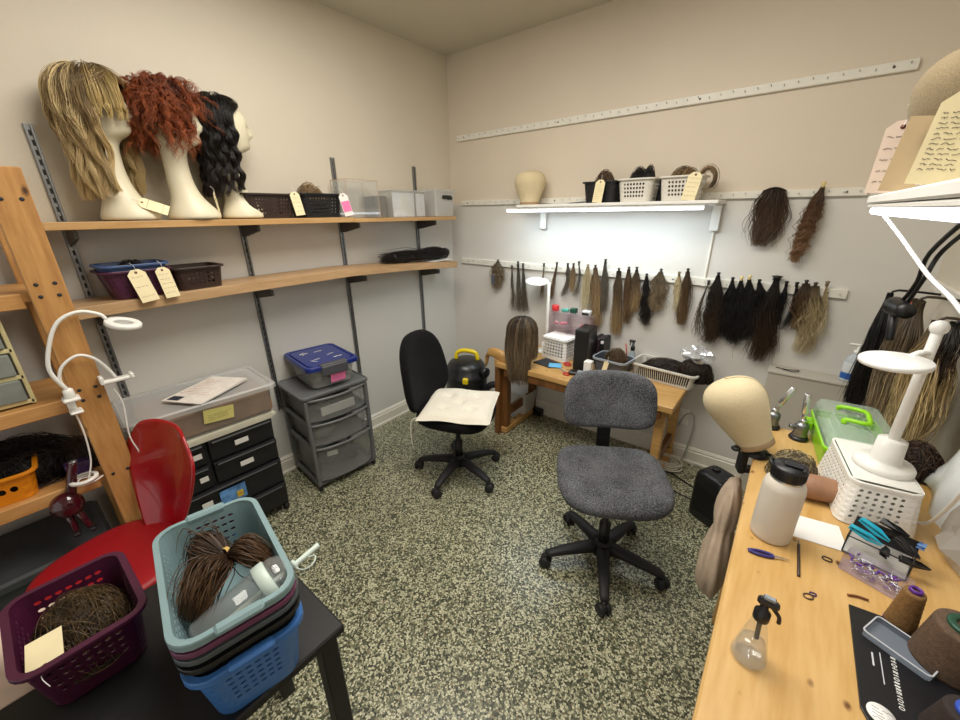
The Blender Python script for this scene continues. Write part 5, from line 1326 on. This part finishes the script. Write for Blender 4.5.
mb = MB(); mb.lathe([(.001, 0), (.04, 0), (.04, .05), (.03, .055), (.001, .055)], (.15, -.06, .38), 18, Euler((R(90), 0, R(60))).to_matrix()); mb.build('inlet', VB, t)
MB().tube([(.17, -.07, .22), (.24, -.12, .30), (.31, -.10, .28), (.34, -.02, .14), (.30, .02, .04), (.22, -.05, .03)], .026, 12, 6).build('hose', M['blackr'], t)
for a in (45, 135, 225, 315): MB().ell((.135*math.cos(R(a)), .135*math.sin(R(a)), .022), (.024, .024, .021), 12, 8).build('caster', M['blackr'], t)
txt = bpy.data.curves.new('badge_text', 'FONT'); txt.body = 'STANLEY'; txt.size = .042; txt.align_x = 'CENTER'; txt.extrude = .0006
dg = bpy.context.evaluated_depsgraph_get()
tmp = bpy.data.objects.new('tmp', txt); COL.objects.link(tmp); dg.update()
me = bpy.data.meshes.new_from_object(tmp.evaluated_get(bpy.context.evaluated_depsgraph_get())); bpy.data.objects.remove(tmp)
for v in me.vertices:
    a = R(-70)+v.co.x/.172; z = v.co.y; rr_ = .1725+v.co.z+.06*(z+.19-.2)*.9
    v.co = ((rr_)*math.cos(a), (rr_)*math.sin(a), .20+z)
me.materials.clear(); me.materials.append(mat('badge_yellow', '#c9b82a', .5)); q = bpy.data.objects.new('badge', me); link(q, t)
# ------------------------------------------------------------------ the long bench along the right wall
BZ = .90
t = thing('work_bench', 'long pale wooden work bench along the right wall', 'bench', (2.647, -1.92, 0), 0)
MB().box((0, 0, BZ-.0225), (.476, 1.68, .045), bev=.004).build('benchtop', M['bench'], t)
for sx in (-1, 1):
    for sy in (-1, 1): MB().box((sx*.195, sy*.78, (BZ-.045)/2), (.06, .06, BZ-.047), bev=.004).build('leg', M['table'], t)
for sx in (-1, 1): MB().box((sx*.195, 0, BZ-.09), (.025, 1.48, .085), bev=.003).build('apron', M['table'], t)

# canvas head in its clamp on the near edge
block_head('large cream canvas block head tilted in a black clamp on the bench edge', (2.408, -1.325, .932), 0, .225, .078, tilt=(R(3), R(-31), 0))
t = thing('table_clamp', 'black metal bench clamp with knobs under the tilted canvas head', 'clamp', (2.412, -1.318, BZ), R(20))
mb = MB(); mb.lathe([(.001, 0), (.036, 0), (.038, .006), (.03, .014), (.016, .02), (.012, .03), (.001, .03)], seg=22); mb.box((-.03, 0, -.03), (.02, .04, .08), bev=.005); mb.box((-.005, 0, -.058), (.05, .035, .014), bev=.004); mb.build('body', M['black'], t)
MB().lathe([(.001, .03), (.010, .03), (.010, .05), (.001, .05)], seg=14).build('stem', M['chrome'], t)
for a in (80, 200, 320):
    ca, sa = math.cos(R(a)), math.sin(R(a)); mb = MB(); mb.cyl((.02*ca, .02*sa, .014), (.062*ca, .062*sa, .02), .004); mb.ell((.066*ca, .066*sa, .021), (.013, .013, .008), 12, 8); mb.build('knob', M['black'], t)

def head_clamp(label, x, y, tilt, rz):
    t = thing('head_clamp', label, 'clamp', (x, y, BZ), rz)
    mb = MB(); mb.lathe([(.001, 0), (.026, 0), (.027, .005), (.023, .012), (.001, .012)], seg=22); mb.build('foot', M['black'], t)
    mb = MB(); mb.lathe([(.020, .012), (.021, .018), (.018, .024), (.019, .03), (.0195, .05), (.016, .056), (.009, .06), (.008, .072)], seg=22); mb.cyl((-.02, 0, .04), (-.032, 0, .043), .007); mb.build('body', M['steel'], t)
    d = Vector((math.sin(tilt), 0, math.cos(tilt))); o_ = Vector((0, 0, .064))
    mb = MB(); mb.cyl(o_, o_+d*.035, .0065); mb.cyl(o_+d*.03, o_+d*.095, .0095, .0085); mb.ell(o_, (.0105,)*3, 12, 8); mb.build('peg', M['chrome'], t)
head_clamp('chrome head clamp at the far bench end, its peg tilted right', 2.436, -1.10, R(20), R(15))
head_clamp('chrome head clamp with an upright peg beside the green box', 2.512, -1.135, R(-6), R(15))

# green tool box
t = thing('sewing_box', 'lime green box with a clear lid and green handle on the bench', 'box', (2.622, -1.17, BZ+.001), R(6))
LG = mat('lime_green', '#8ed01c', .35, var=.04)
mb = MB(); mb.loft([[(x, y, z) for x, y in rrect(.15*k, .27*k, .018)] for k, z in ((.9, 0), (.92, .004), (1, .068))], True, False, False); mb.build('tub', LG, t, solid=.003)
mb = MB(); mb.loft([[(x, y, z) for x, y in rrect(.16*k, .28*k, .02)] for k, z in ((.98, .064), (1, .066), (1, .074), (.96, .076))], False, False, False); mb.build('rim', LG, t, solid=.003)
LC = clear('lid_clear', '#d5e6da', .72, .15)
mb = MB(); mb.loft([[(x, y, z) for x, y in rrect(.157*k, .277*k2, .02)] for k, k2, z in ((1, 1, .076), (.97, .98, .108), (.90, .94, .120), (.5, .6, .122), (.05, .05, .122))], False, True, False); mb.build('lid', LC, t)
mb = MB(); mb.tube([(-.035, -.05, .122), (-.035, -.045, .134), (.01, -.06, .138), (.02, -.02, .138), (.02, .03, .138), (-.03, .05, .134), (-.033, .055, .122)], .0065, 8, 3); mb.build('handle', LG, t)
MB().box((0, -.145, .07), (.05, .012, .03), bev=.004).build('latch', LG, t)
MB().box((-.088, .07, .05), (.022, .045, .03), bev=.005).build('side_latch', LG, t)
mb = MB(); mb.box((0, 0, .058), (.125, .235, .006)); 
for x in (-.03, .03): mb.box((x, 0, .075), (.003, .23, .03))
mb.build('tray', clear('tray_mint', '#cfe6c8', .4), t)

# white perforated box with the lamp on it
basket('basket', 'large white perforated basket standing upside down on the bench under the lamp', 'basket', (2.642, -1.40, BZ+.002), .122, .215, .108, M['white'], taper=-.16, cr=.022, cell=.0135, hole=.55, rows=(.12, .9), rot=R(8), fl=.004)
tag(MB().box((2.642, -1.40, BZ+.1115), (.115, .20, .003), rot=(0, 0, R(8)), bev=.001).build('tray_plate', M['white']), 'flat white plate on top of the large white perforated basket', 'plate')
ring_lamp('large white ring lamp standing on the white perforated basket', (2.655, -1.412, BZ+.1135), R(-125), .345, .0105, .105, .058, (R(2), R(3), 0), .056, drop=.06, side=True)
tag(MB().tube([(2.512, -1.30, 1.60), (2.545, -1.45, 1.545), (2.575, -1.60, 1.49), (2.60, -1.72, 1.455), (2.64, -1.80, 1.38), (2.70, -1.7, 1.2), (2.74, -1.5, .96), (2.73, -1.44, .91)], .0036, 8, 6).build('white_cord', M['white']), 'straight white cord running down from the right wall shelf to the lamp', 'cord')

# bottle
t = thing('water_bottle', 'cream steel water bottle with a black lid on the bench', 'bottle', (2.470, -1.678, BZ))
t.scale = (.80, .80, .88)
mb = MB(); mb.lathe([(.001, 0), (.045, 0), (.0485, .004), (.049, .012), (.049, .150), (.046, .164), (.040, .172), (.0365, .176)], seg=40); mb.build('body', mat('bottle_cream', '#d5cdc0', .42, var=.02), t)
mb = MB(); mb.lathe([(.0372, .174), (.0385, .176), (.0385, .181), (.0372, .183)], seg=36, cap0=False, cap1=False); mb.build('neck_ring', M['chrome'], t)
mb = MB(); mb.lathe([(.001, .18), (.0385, .18), (.0395, .184), (.0395, .208), (.037, .213), (.001, .213)], seg=36)
for i in range(30): mb.box((.0395*math.cos(i*PI/15), .0395*math.sin(i*PI/15), .196), (.002, .003, .022), rot=(0, 0, i*PI/15))
mb.build('lid', M['black'], t)
mb = MB(); mb.box((.008, 0, .217), (.045, .02, .009), bev=.004); mb.cyl((.03, -.02, .213), (.03, .02, .213), .005); mb.tube([(-.034, -.014, .206), (-.042, -.012, .212), (-.044, 0, .214), (-.042, .012, .212), (-.034, .014, .206)], .0045, 8, 4); mb.build('spout', M['blackr'], t)

# roll, hair wad
t = thing('leather_roll', 'brown leather roll with an open end behind the water bottle', 'roll', (2.556, -1.462, BZ+.032), R(12))
t.scale = (.8, .8, .8)
mb = MB(); Q = Euler((0, R(90), 0)).to_matrix(); mb.lathe([(.030, -.055), (.038, -.05), (.039, -.02), (.037, .02), (.034, .05), (.02, .06), (.001, .062)], seg=24, M=Q, cap0=False); mb.build('cover', mat('leather_tan', '#9a7257', .55, var=.15, bump=.3), t, solid=.003)
mb = MB(); mb.lathe([(.031, -.056), (.037, -.057), (.040, -.052), (.037, -.047)], seg=24, M=Q, cap0=False, cap1=False); mb.build('rim', M['black'], t)
hair_heap('hairpiece', 'small ash blonde wad of hair on the bench behind the bottle lid', 'hairpiece', (2.50, -1.40, BZ+.002), (.055, .045, .07), 420, hairmat('#5a503c', '#84775a', '#a1946f', .4), 71, turns=1.6, curlr=.02)

# papers and small tools
mb = MB(); mb.loft([[(-.05, .043, z), (-.05, -.043, z), (.05, -.045, z+.001), (.05, .045, z)] for z in (.0004, .0012)], True, True, False)
t = mb.build('paper_strip', M['paper'], loc=(2.553, -1.605, BZ), rot=R(8)); tag(t, 'white paper strip on the bench beside the water bottle', 'paper')
scribble('writing', mat('pencil_blue', '#8f9bb5', .7), t, 3, .0, .04, (.0, -.012, -.024), .0014, .0012, .0003, 31)
t = thing('thread_snips', 'purple-handled thread snips lying in front of the water bottle', 'snips', (2.468, -1.757, BZ+.004), R(15))
PV = mat('snips_purple', '#3a3377', .35)
for s in (-1, 1):
    mb = MB(); mb.tube([(-.032, s*.001, 0), (-.015, s*.0055, 0), (.005, s*.005, 0), (.014, s*.002, 0)], .0032, 8, 4); mb.build('handle', PV, t)
    mb = MB(); mb.loft([[(.012, s*.004, z), (.044, s*.0006, z), (.012, s*.0004, z)] for z in (-.001, .001)], smooth=False); mb.build('blade', M['chrome'], t)
t = thing('crochet_hook', 'thin dark stick tool lying across the bench by the paper strip', 'tool', (2.524, -1.725, BZ+.003), R(91))
mb = MB(); mb.cyl((-.055, 0, 0), (.045, 0, 0), .0028); mb.build('handle', mat('hook_dark', '#3a2c22', .5), t); MB().cyl((.045, 0, 0), (.062, 0, 0), .0013).build('needle', M['steel'], t)
def loop(label, x, y, r, c, rot=0, name='hair_elastic'):
    mb = MB(); mb.tube([(r*math.cos(a), r*.8*math.sin(a), .0015+.0006*math.sin(3*a)) for a in [2*PI*i/20 for i in range(21)]], .0014, 6)
    tag(mb.build(name, mat('elastic_%d' % int(x*9999+y*999), c, .6), loc=(x, y, BZ), rot=rot), label, 'elastic')
loop('small dark hair elastic near the purple clear pin box', 2.572, -1.69, .008, '#3a2a20')
loop('brown hair elastic on bare bench wood, mid bench', 2.541, -1.823, .008, '#5a4434', .6)
loop('tiny purple elastic touching the mid bench brown elastic', 2.548, -1.812, .005, '#4a3060', .2)
tag(MB().tube([(2.60, -1.775, BZ+.003), (2.615, -1.768, BZ+.003), (2.63, -1.766, BZ+.003)], .0022, 6, 3).build('hairpin', mat('pin_copper', '#8a5a3c', .4, .5)), 'copper brown hairpin between the pin box and the black packet', 'pin')

# wire tray of clips and the purple pin box
t = thing('clip_tray', 'clear tray in a black wire frame full of clips beside the white basket', 'tray', (2.655, -1.612, BZ+.001), R(-14))
t.scale = (.84, .9, .9)
MB().box((0, 0, .003), (.115, .10, .005)).build('base', M['clearw'], t)
mb = MB()
for z in (.004, .05):
    c4 = [(-.058, -.05, z), (.058, -.05, z), (.058, .05, z), (-.058, .05, z)]
    for i in range(4): mb.cyl(c4[i], c4[(i+1) % 4], .0016, seg=6)
for x, y in ((-.058, -.05), (.058, -.05), (.058, .05), (-.058, .05)): mb.cyl((x, y, .003), (x, y, .052), .0016, seg=6)
mb.build('frame', M['black'], t)
MB().box((0, .05, .027), (.115, .002, .046)).build('back_panel', M['black'], t)
def clip(label, x, y, z, rot, c, L=.07):
    q = thing('hair_clip', label, 'clip', (x, y, z), rot)
    q.scale = (.8, .8, .8)
    for s in (1, -1):
        mb = MB(); mb.loft([[(-L/2, -.008, s*.002), (-L/2, .008, s*.002), (L*.1, .006, s*.006), (L/2, .0016, s*.0015), (L/2, -.0016, s*.0015), (L*.1, -.006, s*.006)], [(-L/2, -.008, s*.005), (-L/2, .008, s*.005), (L*.1, .006, s*.010), (L/2, .0016, s*.003), (L/2, -.0016, s*.003), (L*.1, -.006, s*.010)]], smooth=False); mb.build('jaw', c, q, bevel=.001)
    return q
TE = mat('clip_teal', '#1fa3bd', .3); CB = mat('clip_black', '#141417', .35); CBL = mat('clip_blue', '#5a86c2', .3)
clip('upper teal sectioning clip lying on top of the wire clip tray', 2.640, -1.605, BZ+.056, (0, R(12), R(-35)), TE)
clip('lower teal sectioning clip, poking out of the left side of the clip tray', 2.626, -1.625, BZ+.048, (0, R(8), R(-22)), TE)
clip('pale blue clip at the right end of the clip tray', 2.712, -1.60, BZ+.052, (0, R(20), R(70)), CBL, .055)
for i, (x, y, z, r_) in enumerate(((2.665, -1.59, .045, 20), (2.69, -1.62, .05, -50), (2.655, -1.645, .040, 80), (2.70, -1.645, .035, 10), (2.675, -1.57, .055, -20))):
    clip(['black clip along the back of the clip tray', 'black clip across the middle of the clip tray', 'black clip at the front left of the clip tray', 'black clip at the front right of the clip tray', 'black clip leaning on the back rail of the clip tray'][i], x, y, BZ+z, (R(10*i), R(10), R(r_)), CB, .06)
t = thing('pin_box', 'clear box of purple and silver pins in front of the clip tray', 'box', (2.642, -1.698, BZ+.001), R(-21))
t.scale = (.93, .95, 1)
mb = MB(); mb.loft([[(x, y, z) for x, y in rrect(.105, .05, .004, 2)] for z in (0, .03)], True, False, False); mb.build('box', clear('pinbox_clear', '#d9cfe2', .72), t)
for (nm, c, k, mt_) in (('purple_pins', '#6a3f9a', 30, .35), ('silver_pins', '#c9c9d2', 95, .25)):
    mb = MB(); rg = random.Random(k)
    for i in range(k):
        x, y, z, a = rg.uniform(-.042, .042), rg.uniform(-.018, .018), rg.uniform(.005, .027), rg.uniform(0, PI); l_ = .011
        ex = max(-.05, min(.05, x+l_*math.cos(a))); ey = max(-.023, min(.023, y+l_*math.sin(a)))
        mb.cyl((x, y, z), (ex, ey, z+rg.uniform(-.003, .003)), .0011 if k > 30 else .0022, seg=5)
    o_ = mb.build(nm, mat('pins_'+nm, c, mt_, .6 if k > 30 else 0), t); o_['kind'] = 'stuff'

# glass spray bottle
t = thing('spray_bottle', 'clear glass conical spray bottle with a black pump, half full, on the bench', 'bottle', (2.462, -2.022, BZ))
t.scale = (.84, .84, .98)
mb = MB(); mb.lathe([(.001, .0005), (.027, .0005), (.0305, .004), (.0305, .010), (.0125, .088), (.011, .093), (.011, .10)], seg=36, cap1=False); mb.build('flask', M['glass'], t)
mb = MB(); mb.lathe([(.001, .003), (.026, .003), (.0285, .007), (.0275, .012), (.0205, .042), (.001, .042)], seg=36); mb.build('liquid', clear('liquid', '#e9eceb', .9, .02, .3), t)
mb = MB(); mb.lathe([(.0125, .092), (.0135, .094), (.0135, .108), (.008, .112), (.006, .125), (.001, .125)], seg=20); mb.box((.004, 0, .130), (.034, .014, .014), bev=.004); mb.tube([(.012, 0, .124), (.024, 0, .112), (.026, 0, .10)], .0035, 8, 4); mb.build('pump', M['black'], t)
MB().cyl((0, 0, .094), (.004, .004, .045), .0042, seg=8).build('dip_tube', M['black'], t)
MB().box((.004, 0, .139), (.020, .012, .005), bev=.002).build('nozzle_cap', M['steel'], t)

# black packet, clear tray, thread cones
t = thing('packet', 'black flat packet with white print and a round white sticker on the bench', 'packet', (2.70, -1.92, BZ+.001), 0)
mb = MB(); mb.loft([[(-.10, .12, z), (-.098, -.085, z), (-.085, -.115, z), (.13, -.115, z), (.13, .112, z), (0, .132, z)] for z in (0, .0035)], True, True, False); mb.build('sleeve', mat('packet_black', '#15161a', .35, coat=.1), t, bevel=.001)
mb = MB(); mb.lathe([(.001, 0), (.0165, 0), (.0165, .0008), (.001, .0008)], (-.075, -.082, .0036), 28); st = mb.build('sticker', M['whitem'], t)
scribble('sticker_print', M['ink'], st, 4, -.010, .010, (.007, .002, -.003, -.008), 0, .0010, .0003, 41).location = (-.075, -.082, .0046)
rg = random.Random(77); mb = MB(); y = -.055; i = 0
while y < .045:      # small illegible white lettering running along the packet edge
    w_ = rg.choice([.0035, .0045, .0055]); h_ = rg.choice([.006, .006, .0085])
    k_ = rg.randint(0, 3)
    zt = .0041; xb = -.050
    if k_ == 0: mb.box((xb, y+w_/2, zt), (.006, .0013, .0006)); mb.box((xb-h_/2+.004, y+w_*.7, zt), (.0013, w_*.7, .0006))
    elif k_ == 1: mb.tube([(xb+.003*math.cos(a), y+w_/2+.0022*math.sin(a), zt) for a in [2*PI*j/10 for j in range(11)]], .0006, 5)
    elif k_ == 2: mb.box((xb-.001, y+w_*.3, zt), (h_, .0013, .0006)); mb.box((xb, y+w_*.7, zt), (.006, .0011, .0006))
    else: mb.box((xb, y+w_*.3, zt), (.006, .0012, .0006)); mb.box((xb+.002, y+w_*.6, zt), (.0012, w_*.6, .0006)); mb.box((xb, y+w_*.9, zt), (.006, .0012, .0006))
    y += w_+.0022
mb.build('lettering', M['whitem'], t)
mb = MB(); mb.box((-.066, .005, .0041), (.0012, .06, .0005)); mb.box((-.076, .015, .0041), (.0022, .026, .0005)); mb.build('print_lines', mat('print_white', '#c9cdd2', .5), t)
t = thing('clear_tray', 'shallow clear plastic tray lying on the black packet', 'tray', (2.662, -1.857, BZ+.005), R(-26))
mb = MB(); mb.loft([[(x, y, z) for x, y in rrect(.085, .055, .006, 3)] for z in (.0005, .012)], True, False, False); mb.build('tray', clear('tray_blue', '#aab6c6', .62), t)
mb = MB(); a_ = rrect(.085, .055, .006, 3); mb.tube([(x, y, .012) for x, y in a_+[a_[0]]], .0013, 6); mb.build('tray_rim', clear('tray_rim', '#d8dde4', .25), t)
def cone(label, x, y, h, r0, r1, c, core, rot=0, name='thread_cone'):
    t = thing(name, label, 'thread', (x, y, BZ), rot)
    mb = MB(); prof = [(.001, .004), (r0*.96, .004)]
    n = 16
    for i in range(n+1):
        q = i/n; r_ = r0+(r1-r0)*q; prof += [(r_+.0006*(i % 2), .005+(h-.012)*q)]
    prof += [(r1*.8, h-.006), (.001, h-.006)]
    mb.lathe(prof, seg=36); mb.build('thread', mat('thread_'+label[:8].strip().replace(' ', '_'), c, .8, var=.25, vscale=160, bump=.6, bscale=500), t)
    mb = MB(); mb.lathe([(r1*.36, h-.012), (r1*.62, h-.010), (r1*.66, h-.002), (r1*.60, h), (r1*.40, h), (r1*.36, h-.004)], seg=28, cap0=False, cap1=False); mb.build('core', core, t)
    mb = MB(); mb.lathe([(r0*.9, 0), (r0*1.03, .001), (r0*1.03, .004), (r0*.9, .005)], seg=32); mb.build('core_base', core, t)
cone('small golden brown thread cone with a purple core', 2.668, -1.795, .088, .021, .014, '#7a5a30', mat('core_purple', '#5a2a86', .35))
cone('large dark brown thread cone with a green core on the bench', 2.718, -1.842, .092, .046, .036, '#5a4636', mat('core_green', '#1c4a38', .4))
cone('near-black thread cone with a bright blue core at the bottom right', 2.70, -1.985, .072, .036, .026, '#2b211f', mat('core_blue', '#2a4fb5', .35))
cone('pale grey thread cone between the large brown and the dark one', 2.755, -1.945, .060, .03, .022, '#b9b4a8', mat('core_white', '#dcdcd8', .4))

# cloth pouch hanging off the bench edge
mb = MB(); rings = []; rg = random.Random(5)
for z, cy, w_, d_ in ((.80, -1.40, .05, .012), (.79, -1.40, .09, .03), (.74, -1.41, .11, .048), (.69, -1.43, .10, .046), (.665, -1.44, .085, .034), (.64, -1.46, .10, .042), (.57, -1.48, .13, .062), (.50, -1.49, .13, .060), (.455, -1.49, .10, .04), (.45, -1.49, .05, .012)):
    ring = []
    for j in range(28):
        a = 2*PI*j/28; k = 1+.12*math.sin(3*a+z*22)+.09*math.sin(8*a+z*9)+.05*math.sin(13*a-z*40)
        ring.append((2.380+d_*.72*math.cos(a)*k, cy+.05+w_*.72*math.sin(a)*k, z))
    rings.append(ring)
tag(mb.loft(rings).build('cloth_pouch', mat('pouch_taupe', '#ad9a86', .85, var=.12, bump=.4), sub=1), 'taupe cloth pouch hanging down from the bench edge', 'pouch')

# bags and papers leaning on the right wall
mb = MB(); rr = []
for i in range(6):
    v = i/5; rr.append([(2.775+.06*v+.012*math.sin(u*6+v*4), -1.20-.26*u, .905+.17*v-.035*u*(1-v)+.02*math.sin(u*5)) for u in [j/8 for j in range(9)]])
mb.loft(rr, False, False, closed=False); tag(mb.build('paper_bag', mat('bag_white', '#e4e5e6', .5, var=.05), solid=.002), 'crumpled white paper leaning on the right wall beyond the lamp', 'paper')
t = thing('plastic_bag', 'translucent plastic bag with a pink packet, against the right wall', 'bag', (2.80, -1.55, BZ+.003), R(10))
rings = []; rg = random.Random(12)
for z, k in ((0, .8), (.03, 1), (.07, .95), (.11, .8), (.14, .5), (.155, .2)):
    rings.append([(.045*k*math.cos(2*PI*j/16)*(1+rg.uniform(-.2, .2)), .10*k*math.sin(2*PI*j/16)*(1+rg.uniform(-.15, .15)), z) for j in range(16)])
MB().loft(rings, smooth=False).build('film', clear('bag_haze', '#d8d4cc', .5, .2, .3), t)
MB().box((-.0, -.02, .065), (.02, .07, .09), rot=(R(12), 0, 0), bev=.006).build('pink_packet', mat('packet_pink', '#c87f88', .6, var=.2, vscale=40), t)

# ------------------------------------------------------------------ hair hanging on the right wall
t = thing('hook_rail', 'white nail strip on the right wall behind the hanging hair', 'rail', (XR, -.62, 1.285), R(90))
MB().box((0, .009, 0), (1.1, .018, .045), bev=.003).build('strip', M['rail'], t)
def side_hair(label, y, z0, z1, prof, mt_, n, x=2.80, dx=0, dy=0, cat='hair bundle', **k):
    t = thing('hair_bundle', label, cat, (x, y, z0), 0, 'hair hanging on the right wall')
    P = lock((0, 0, 0), (dx, dy, z1-z0), prof, n, 22, .5, **k)
    P = np.stack([P[..., 1]*.7, P[..., 0], P[..., 2]], -1) if abs(dx)+abs(dy) < 1e-6 else P
    P[..., 0] = np.clip(P[..., 0], -.2, XR-x-.015)
    strands('hair', P, mt_, t, .0011)
    mb = MB(); mb.tube([(.0, 0, -.01), (.02, 0, .015), (XR-x-.014, 0, .01)], .005, 8, 3); mb.build('tie', mt_, t)
side_hair('long straight jet black fall of hair near the corner, behind the big ring lamp', -.26, 1.26, .72, [.03, .07, .10, .105, .10], HBK, 900, x=2.73, jag=.1, seed=91)
side_hair('ash brown hank of hair hanging just right of the jet black fall', -.52, 1.28, .80, [.06, .13, .135, .12, .08], HA, 800, x=2.77, wave=.008, freq=2, clumps=14, seed=92)
side_hair('pale straw hank with loose ends, behind the big ring lamp pole', -.68, 1.24, .74, [.03, .08, .09, .08, .06], HY, 460, wave=.01, freq=2, clumps=10, seed=93, jag=.45)
side_hair('long wavy blonde hair at the right edge, nearest on the right wall', -.93, 1.26, .84, [.07, .14, .15, .13, .09], hairmat('#6a5538', '#b39a6c', '#cdb88a', .4), 1000, x=2.77, wave=.014, freq=2.5, clumps=16, seed=94, jag=.4)
side_hair('dark brown knotted hair above the wavy blonde at the right edge', -1.0, 1.30, 1.10, [.03, .07, .06, .02], HK, 260, x=2.77, wave=.01, freq=2, clumps=8, seed=95)
hair_heap('hairpiece', 'dark brown rolled hairpiece on the bench behind the green box', 'hairpiece', (2.765, -1.16, BZ+.001), (.055, .06, .085), 500, HB, 72)

t = thing('hair_dryer', 'black hair dryer hanging by its cord near the right corner', 'hair dryer', (2.68, -.80, 1.295), R(100))
t.scale = (.82, .82, .82)
mb = MB(); Q = Euler((0, R(90), 0)).to_matrix(); mb.lathe([(.001, -.085), (.028, -.085), (.030, -.05), (.036, .0), (.036, .04), (.026, .055), (.001, .056)], seg=22, M=Q); mb.build('barrel', M['black'], t)
MB().cyl((.01, 0, -.03), (-.03, 0, -.13), .017, .014).build('handle', M['black'], t)
MB().ell((.02, -.034, .012), (.014, .008, .014), 12, 8).build('red_button', mat('dryer_red', '#c2332e', .4), t)
tag(MB().tube([(2.685, -.80, 1.315), (2.69, -.87, 1.39), (2.68, -.95, 1.48), (2.69, -1.19, 1.60)], .006, 8, 5).build('hanging_cable', M['black']), 'left black cable rising from the hanging dryer to the shelf', 'cable')
tag(MB().tube([(2.695, -.82, 1.315), (2.69, -.94, 1.41), (2.70, -.97, 1.49), (2.71, -1.22, 1.60)], .006, 8, 5).build('hanging_cable', M['black']), 'right black cable crossing the other above the hanging dryer', 'cable')

# sanitizer on the ledge
t = thing('pump_bottle', 'clear hand gel pump bottle with a blue label on the wall ledge', 'bottle', (2.716, -.066, .783))
mb = MB(); mb.lathe([(.001, 0), (.034, 0), (.036, .006), (.036, .10), (.03, .125), (.014, .142), (.013, .15)], seg=24, sy=.75); mb.build('body', clear('gel_clear', '#dfe9f0', .35, .1, .4), t)
mb = MB(); mb.lathe([(.0365, .015), (.0368, .016), (.0368, .045), (.0365, .046)], seg=24, sy=.75, cap0=False, cap1=False); mb.build('label', mat('label_blue', '#2c5fae', .45, var=.15), t)
mb = MB(); mb.lathe([(.0365, .05), (.0368, .051), (.0368, .10), (.0365, .101)], seg=24, sy=.75, cap0=False, cap1=False); mb.build('upper_label', clear('label_white', '#f2f4f5', .3), t)
mb = MB(); mb.lathe([(.014, .148), (.015, .15), (.015, .162), (.006, .166), (.006, .185), (.001, .185)], seg=16); mb.box((-.014, 0, .19), (.045, .014, .012), bev=.004); mb.build('pump', M['white'], t)
tag(MB().tube([(2.42, -.06, .786), (2.47, -.07, .787), (2.52, -.05, .787), (2.50, -.09, .787), (2.45, -.08, .787)], .0022, 6, 5).build('hair_strand', HK), 'thin dark strand lying curled on the wall ledge', 'hair')

# ------------------------------------------------------------------ on the right wall shelf
SZ = 1.6295
block_head('canvas block head on the right wall shelf behind the card tags', (2.602, -1.42, SZ), 0, .25, .10, cm=fabric('canvas_shaded', '#7d6f58', '#998a6e', 520))  # darker copy of the canvas: the dim light up here is put into its colour
t = thing('mesh_band', 'dark patterned hairband draped in front of the shelf canvas head', 'hairband', (2.56, -1.50, SZ+.005), R(20))
mb = MB(); mb.lathe([(.03, .06), (.034, .068), (.035, .085), (.031, .092)], seg=28, cap0=False, cap1=False, sy=.6); mb.build('band', mat('band_pattern', '#23252d', .6, var=.9, vscale=140), t, solid=.004)
MB().box((0, 0, .03), (.05, .03, .06), bev=.006).build('stand', M['clearw'], t)
card_tag('pinkish white long tag, leftmost on the right wall shelf edge', (2.502, -1.36, SZ+.072), '-y', .050, .140, inplane=R(-2), lean=R(-4), rows=5, seed=51, col=mat('tag_blush', '#ecd8c8', .7, var=.05))
tag(MB().box((2.518, -1.50, SZ+.063), (.055, .002, .125), rot=(R(4), R(6), 0)).build('envelope', mat('envelope_tan', '#cdb692', .7)), 'tan envelope standing on the right wall shelf between two tags', 'envelope')
card_tag('large manila tag filled with handwriting on the right wall shelf', (2.536, -1.66, SZ+.070), '-y', .060, .13, inplane=R(-6), lean=R(-4), rows=12, seed=52)
t = tag(MB().box((2.615, -1.70, SZ+.085), (.07, .002, .17), rot=(R(3), R(5), 0)).build('card', M['manila']), 'plain card at the right edge behind the large handwritten tag', 'card')
tag(MB().box((2.632, -1.74, SZ+.045), (.08, .003, .09), rot=(R(5), 0, 0)).build('envelope', mat('envelope_white', '#d9dee0', .6)), 'white envelope standing in front of the plain card', 'envelope')
# ------------------------------------------------------------------ camera, light, view
cam = bpy.data.cameras.new('camera'); co = bpy.data.objects.new('camera', cam); COL.objects.link(co)
cam.sensor_width = 36; cam.lens = 36*391.6/960; cam.clip_start = .02
p, y, r = R(20.59), R(-38.53), R(-.76)
F_ = Vector((math.sin(y)*math.cos(p), math.cos(y)*math.cos(p), -math.sin(p))); R_ = Vector((math.cos(y), -math.sin(y), 0)); U_ = R_.cross(F_)
R2 = R_*math.cos(r)+U_*math.sin(r); U2 = R2.cross(F_)
mm = Matrix((( R2.x, U2.x, -F_.x, 2.389), (R2.y, U2.y, -F_.y, -2.64), (R2.z, U2.z, -F_.z, 1.602), (0, 0, 0, 1)))
co.matrix_world = mm; SC.camera = co

def area(name, loc, rot, sx, sy, power, col):
    l = bpy.data.lights.new(name, 'AREA'); l.shape = 'RECTANGLE'; l.size = sx; l.size_y = sy; l.energy = power; l.color = col
    o = bpy.data.objects.new(name, l); COL.objects.link(o); o.location = loc; o.rotation_euler = rot
    return o
area('ceiling_lamp', (1.5, -1.7, 2.69), (0, 0, 0), 1.5, 1.0, 46, (1, .945, .85))
area('shelf_lamp', (1.345, -.235, 1.600), (0, 0, 0), 1.22, .02, 5.5, (.78, .92, 1))
area('side_shelf_lamp', (2.515, -1.85, 1.583), (0, 0, 0), .02, 1.30, .9, (.88, .95, 1))
w = bpy.data.worlds.new('world'); SC.world = w; w.use_nodes = True
bg = w.node_tree.nodes['Background']; bg.inputs[0].default_value = (1, .98, .94, 1); bg.inputs[1].default_value = .72
vs = SC.view_settings; vs.view_transform = 'Standard'; vs.look = 'None'; vs.gamma = 1; vs.exposure = .16; vs.use_curve_mapping = False
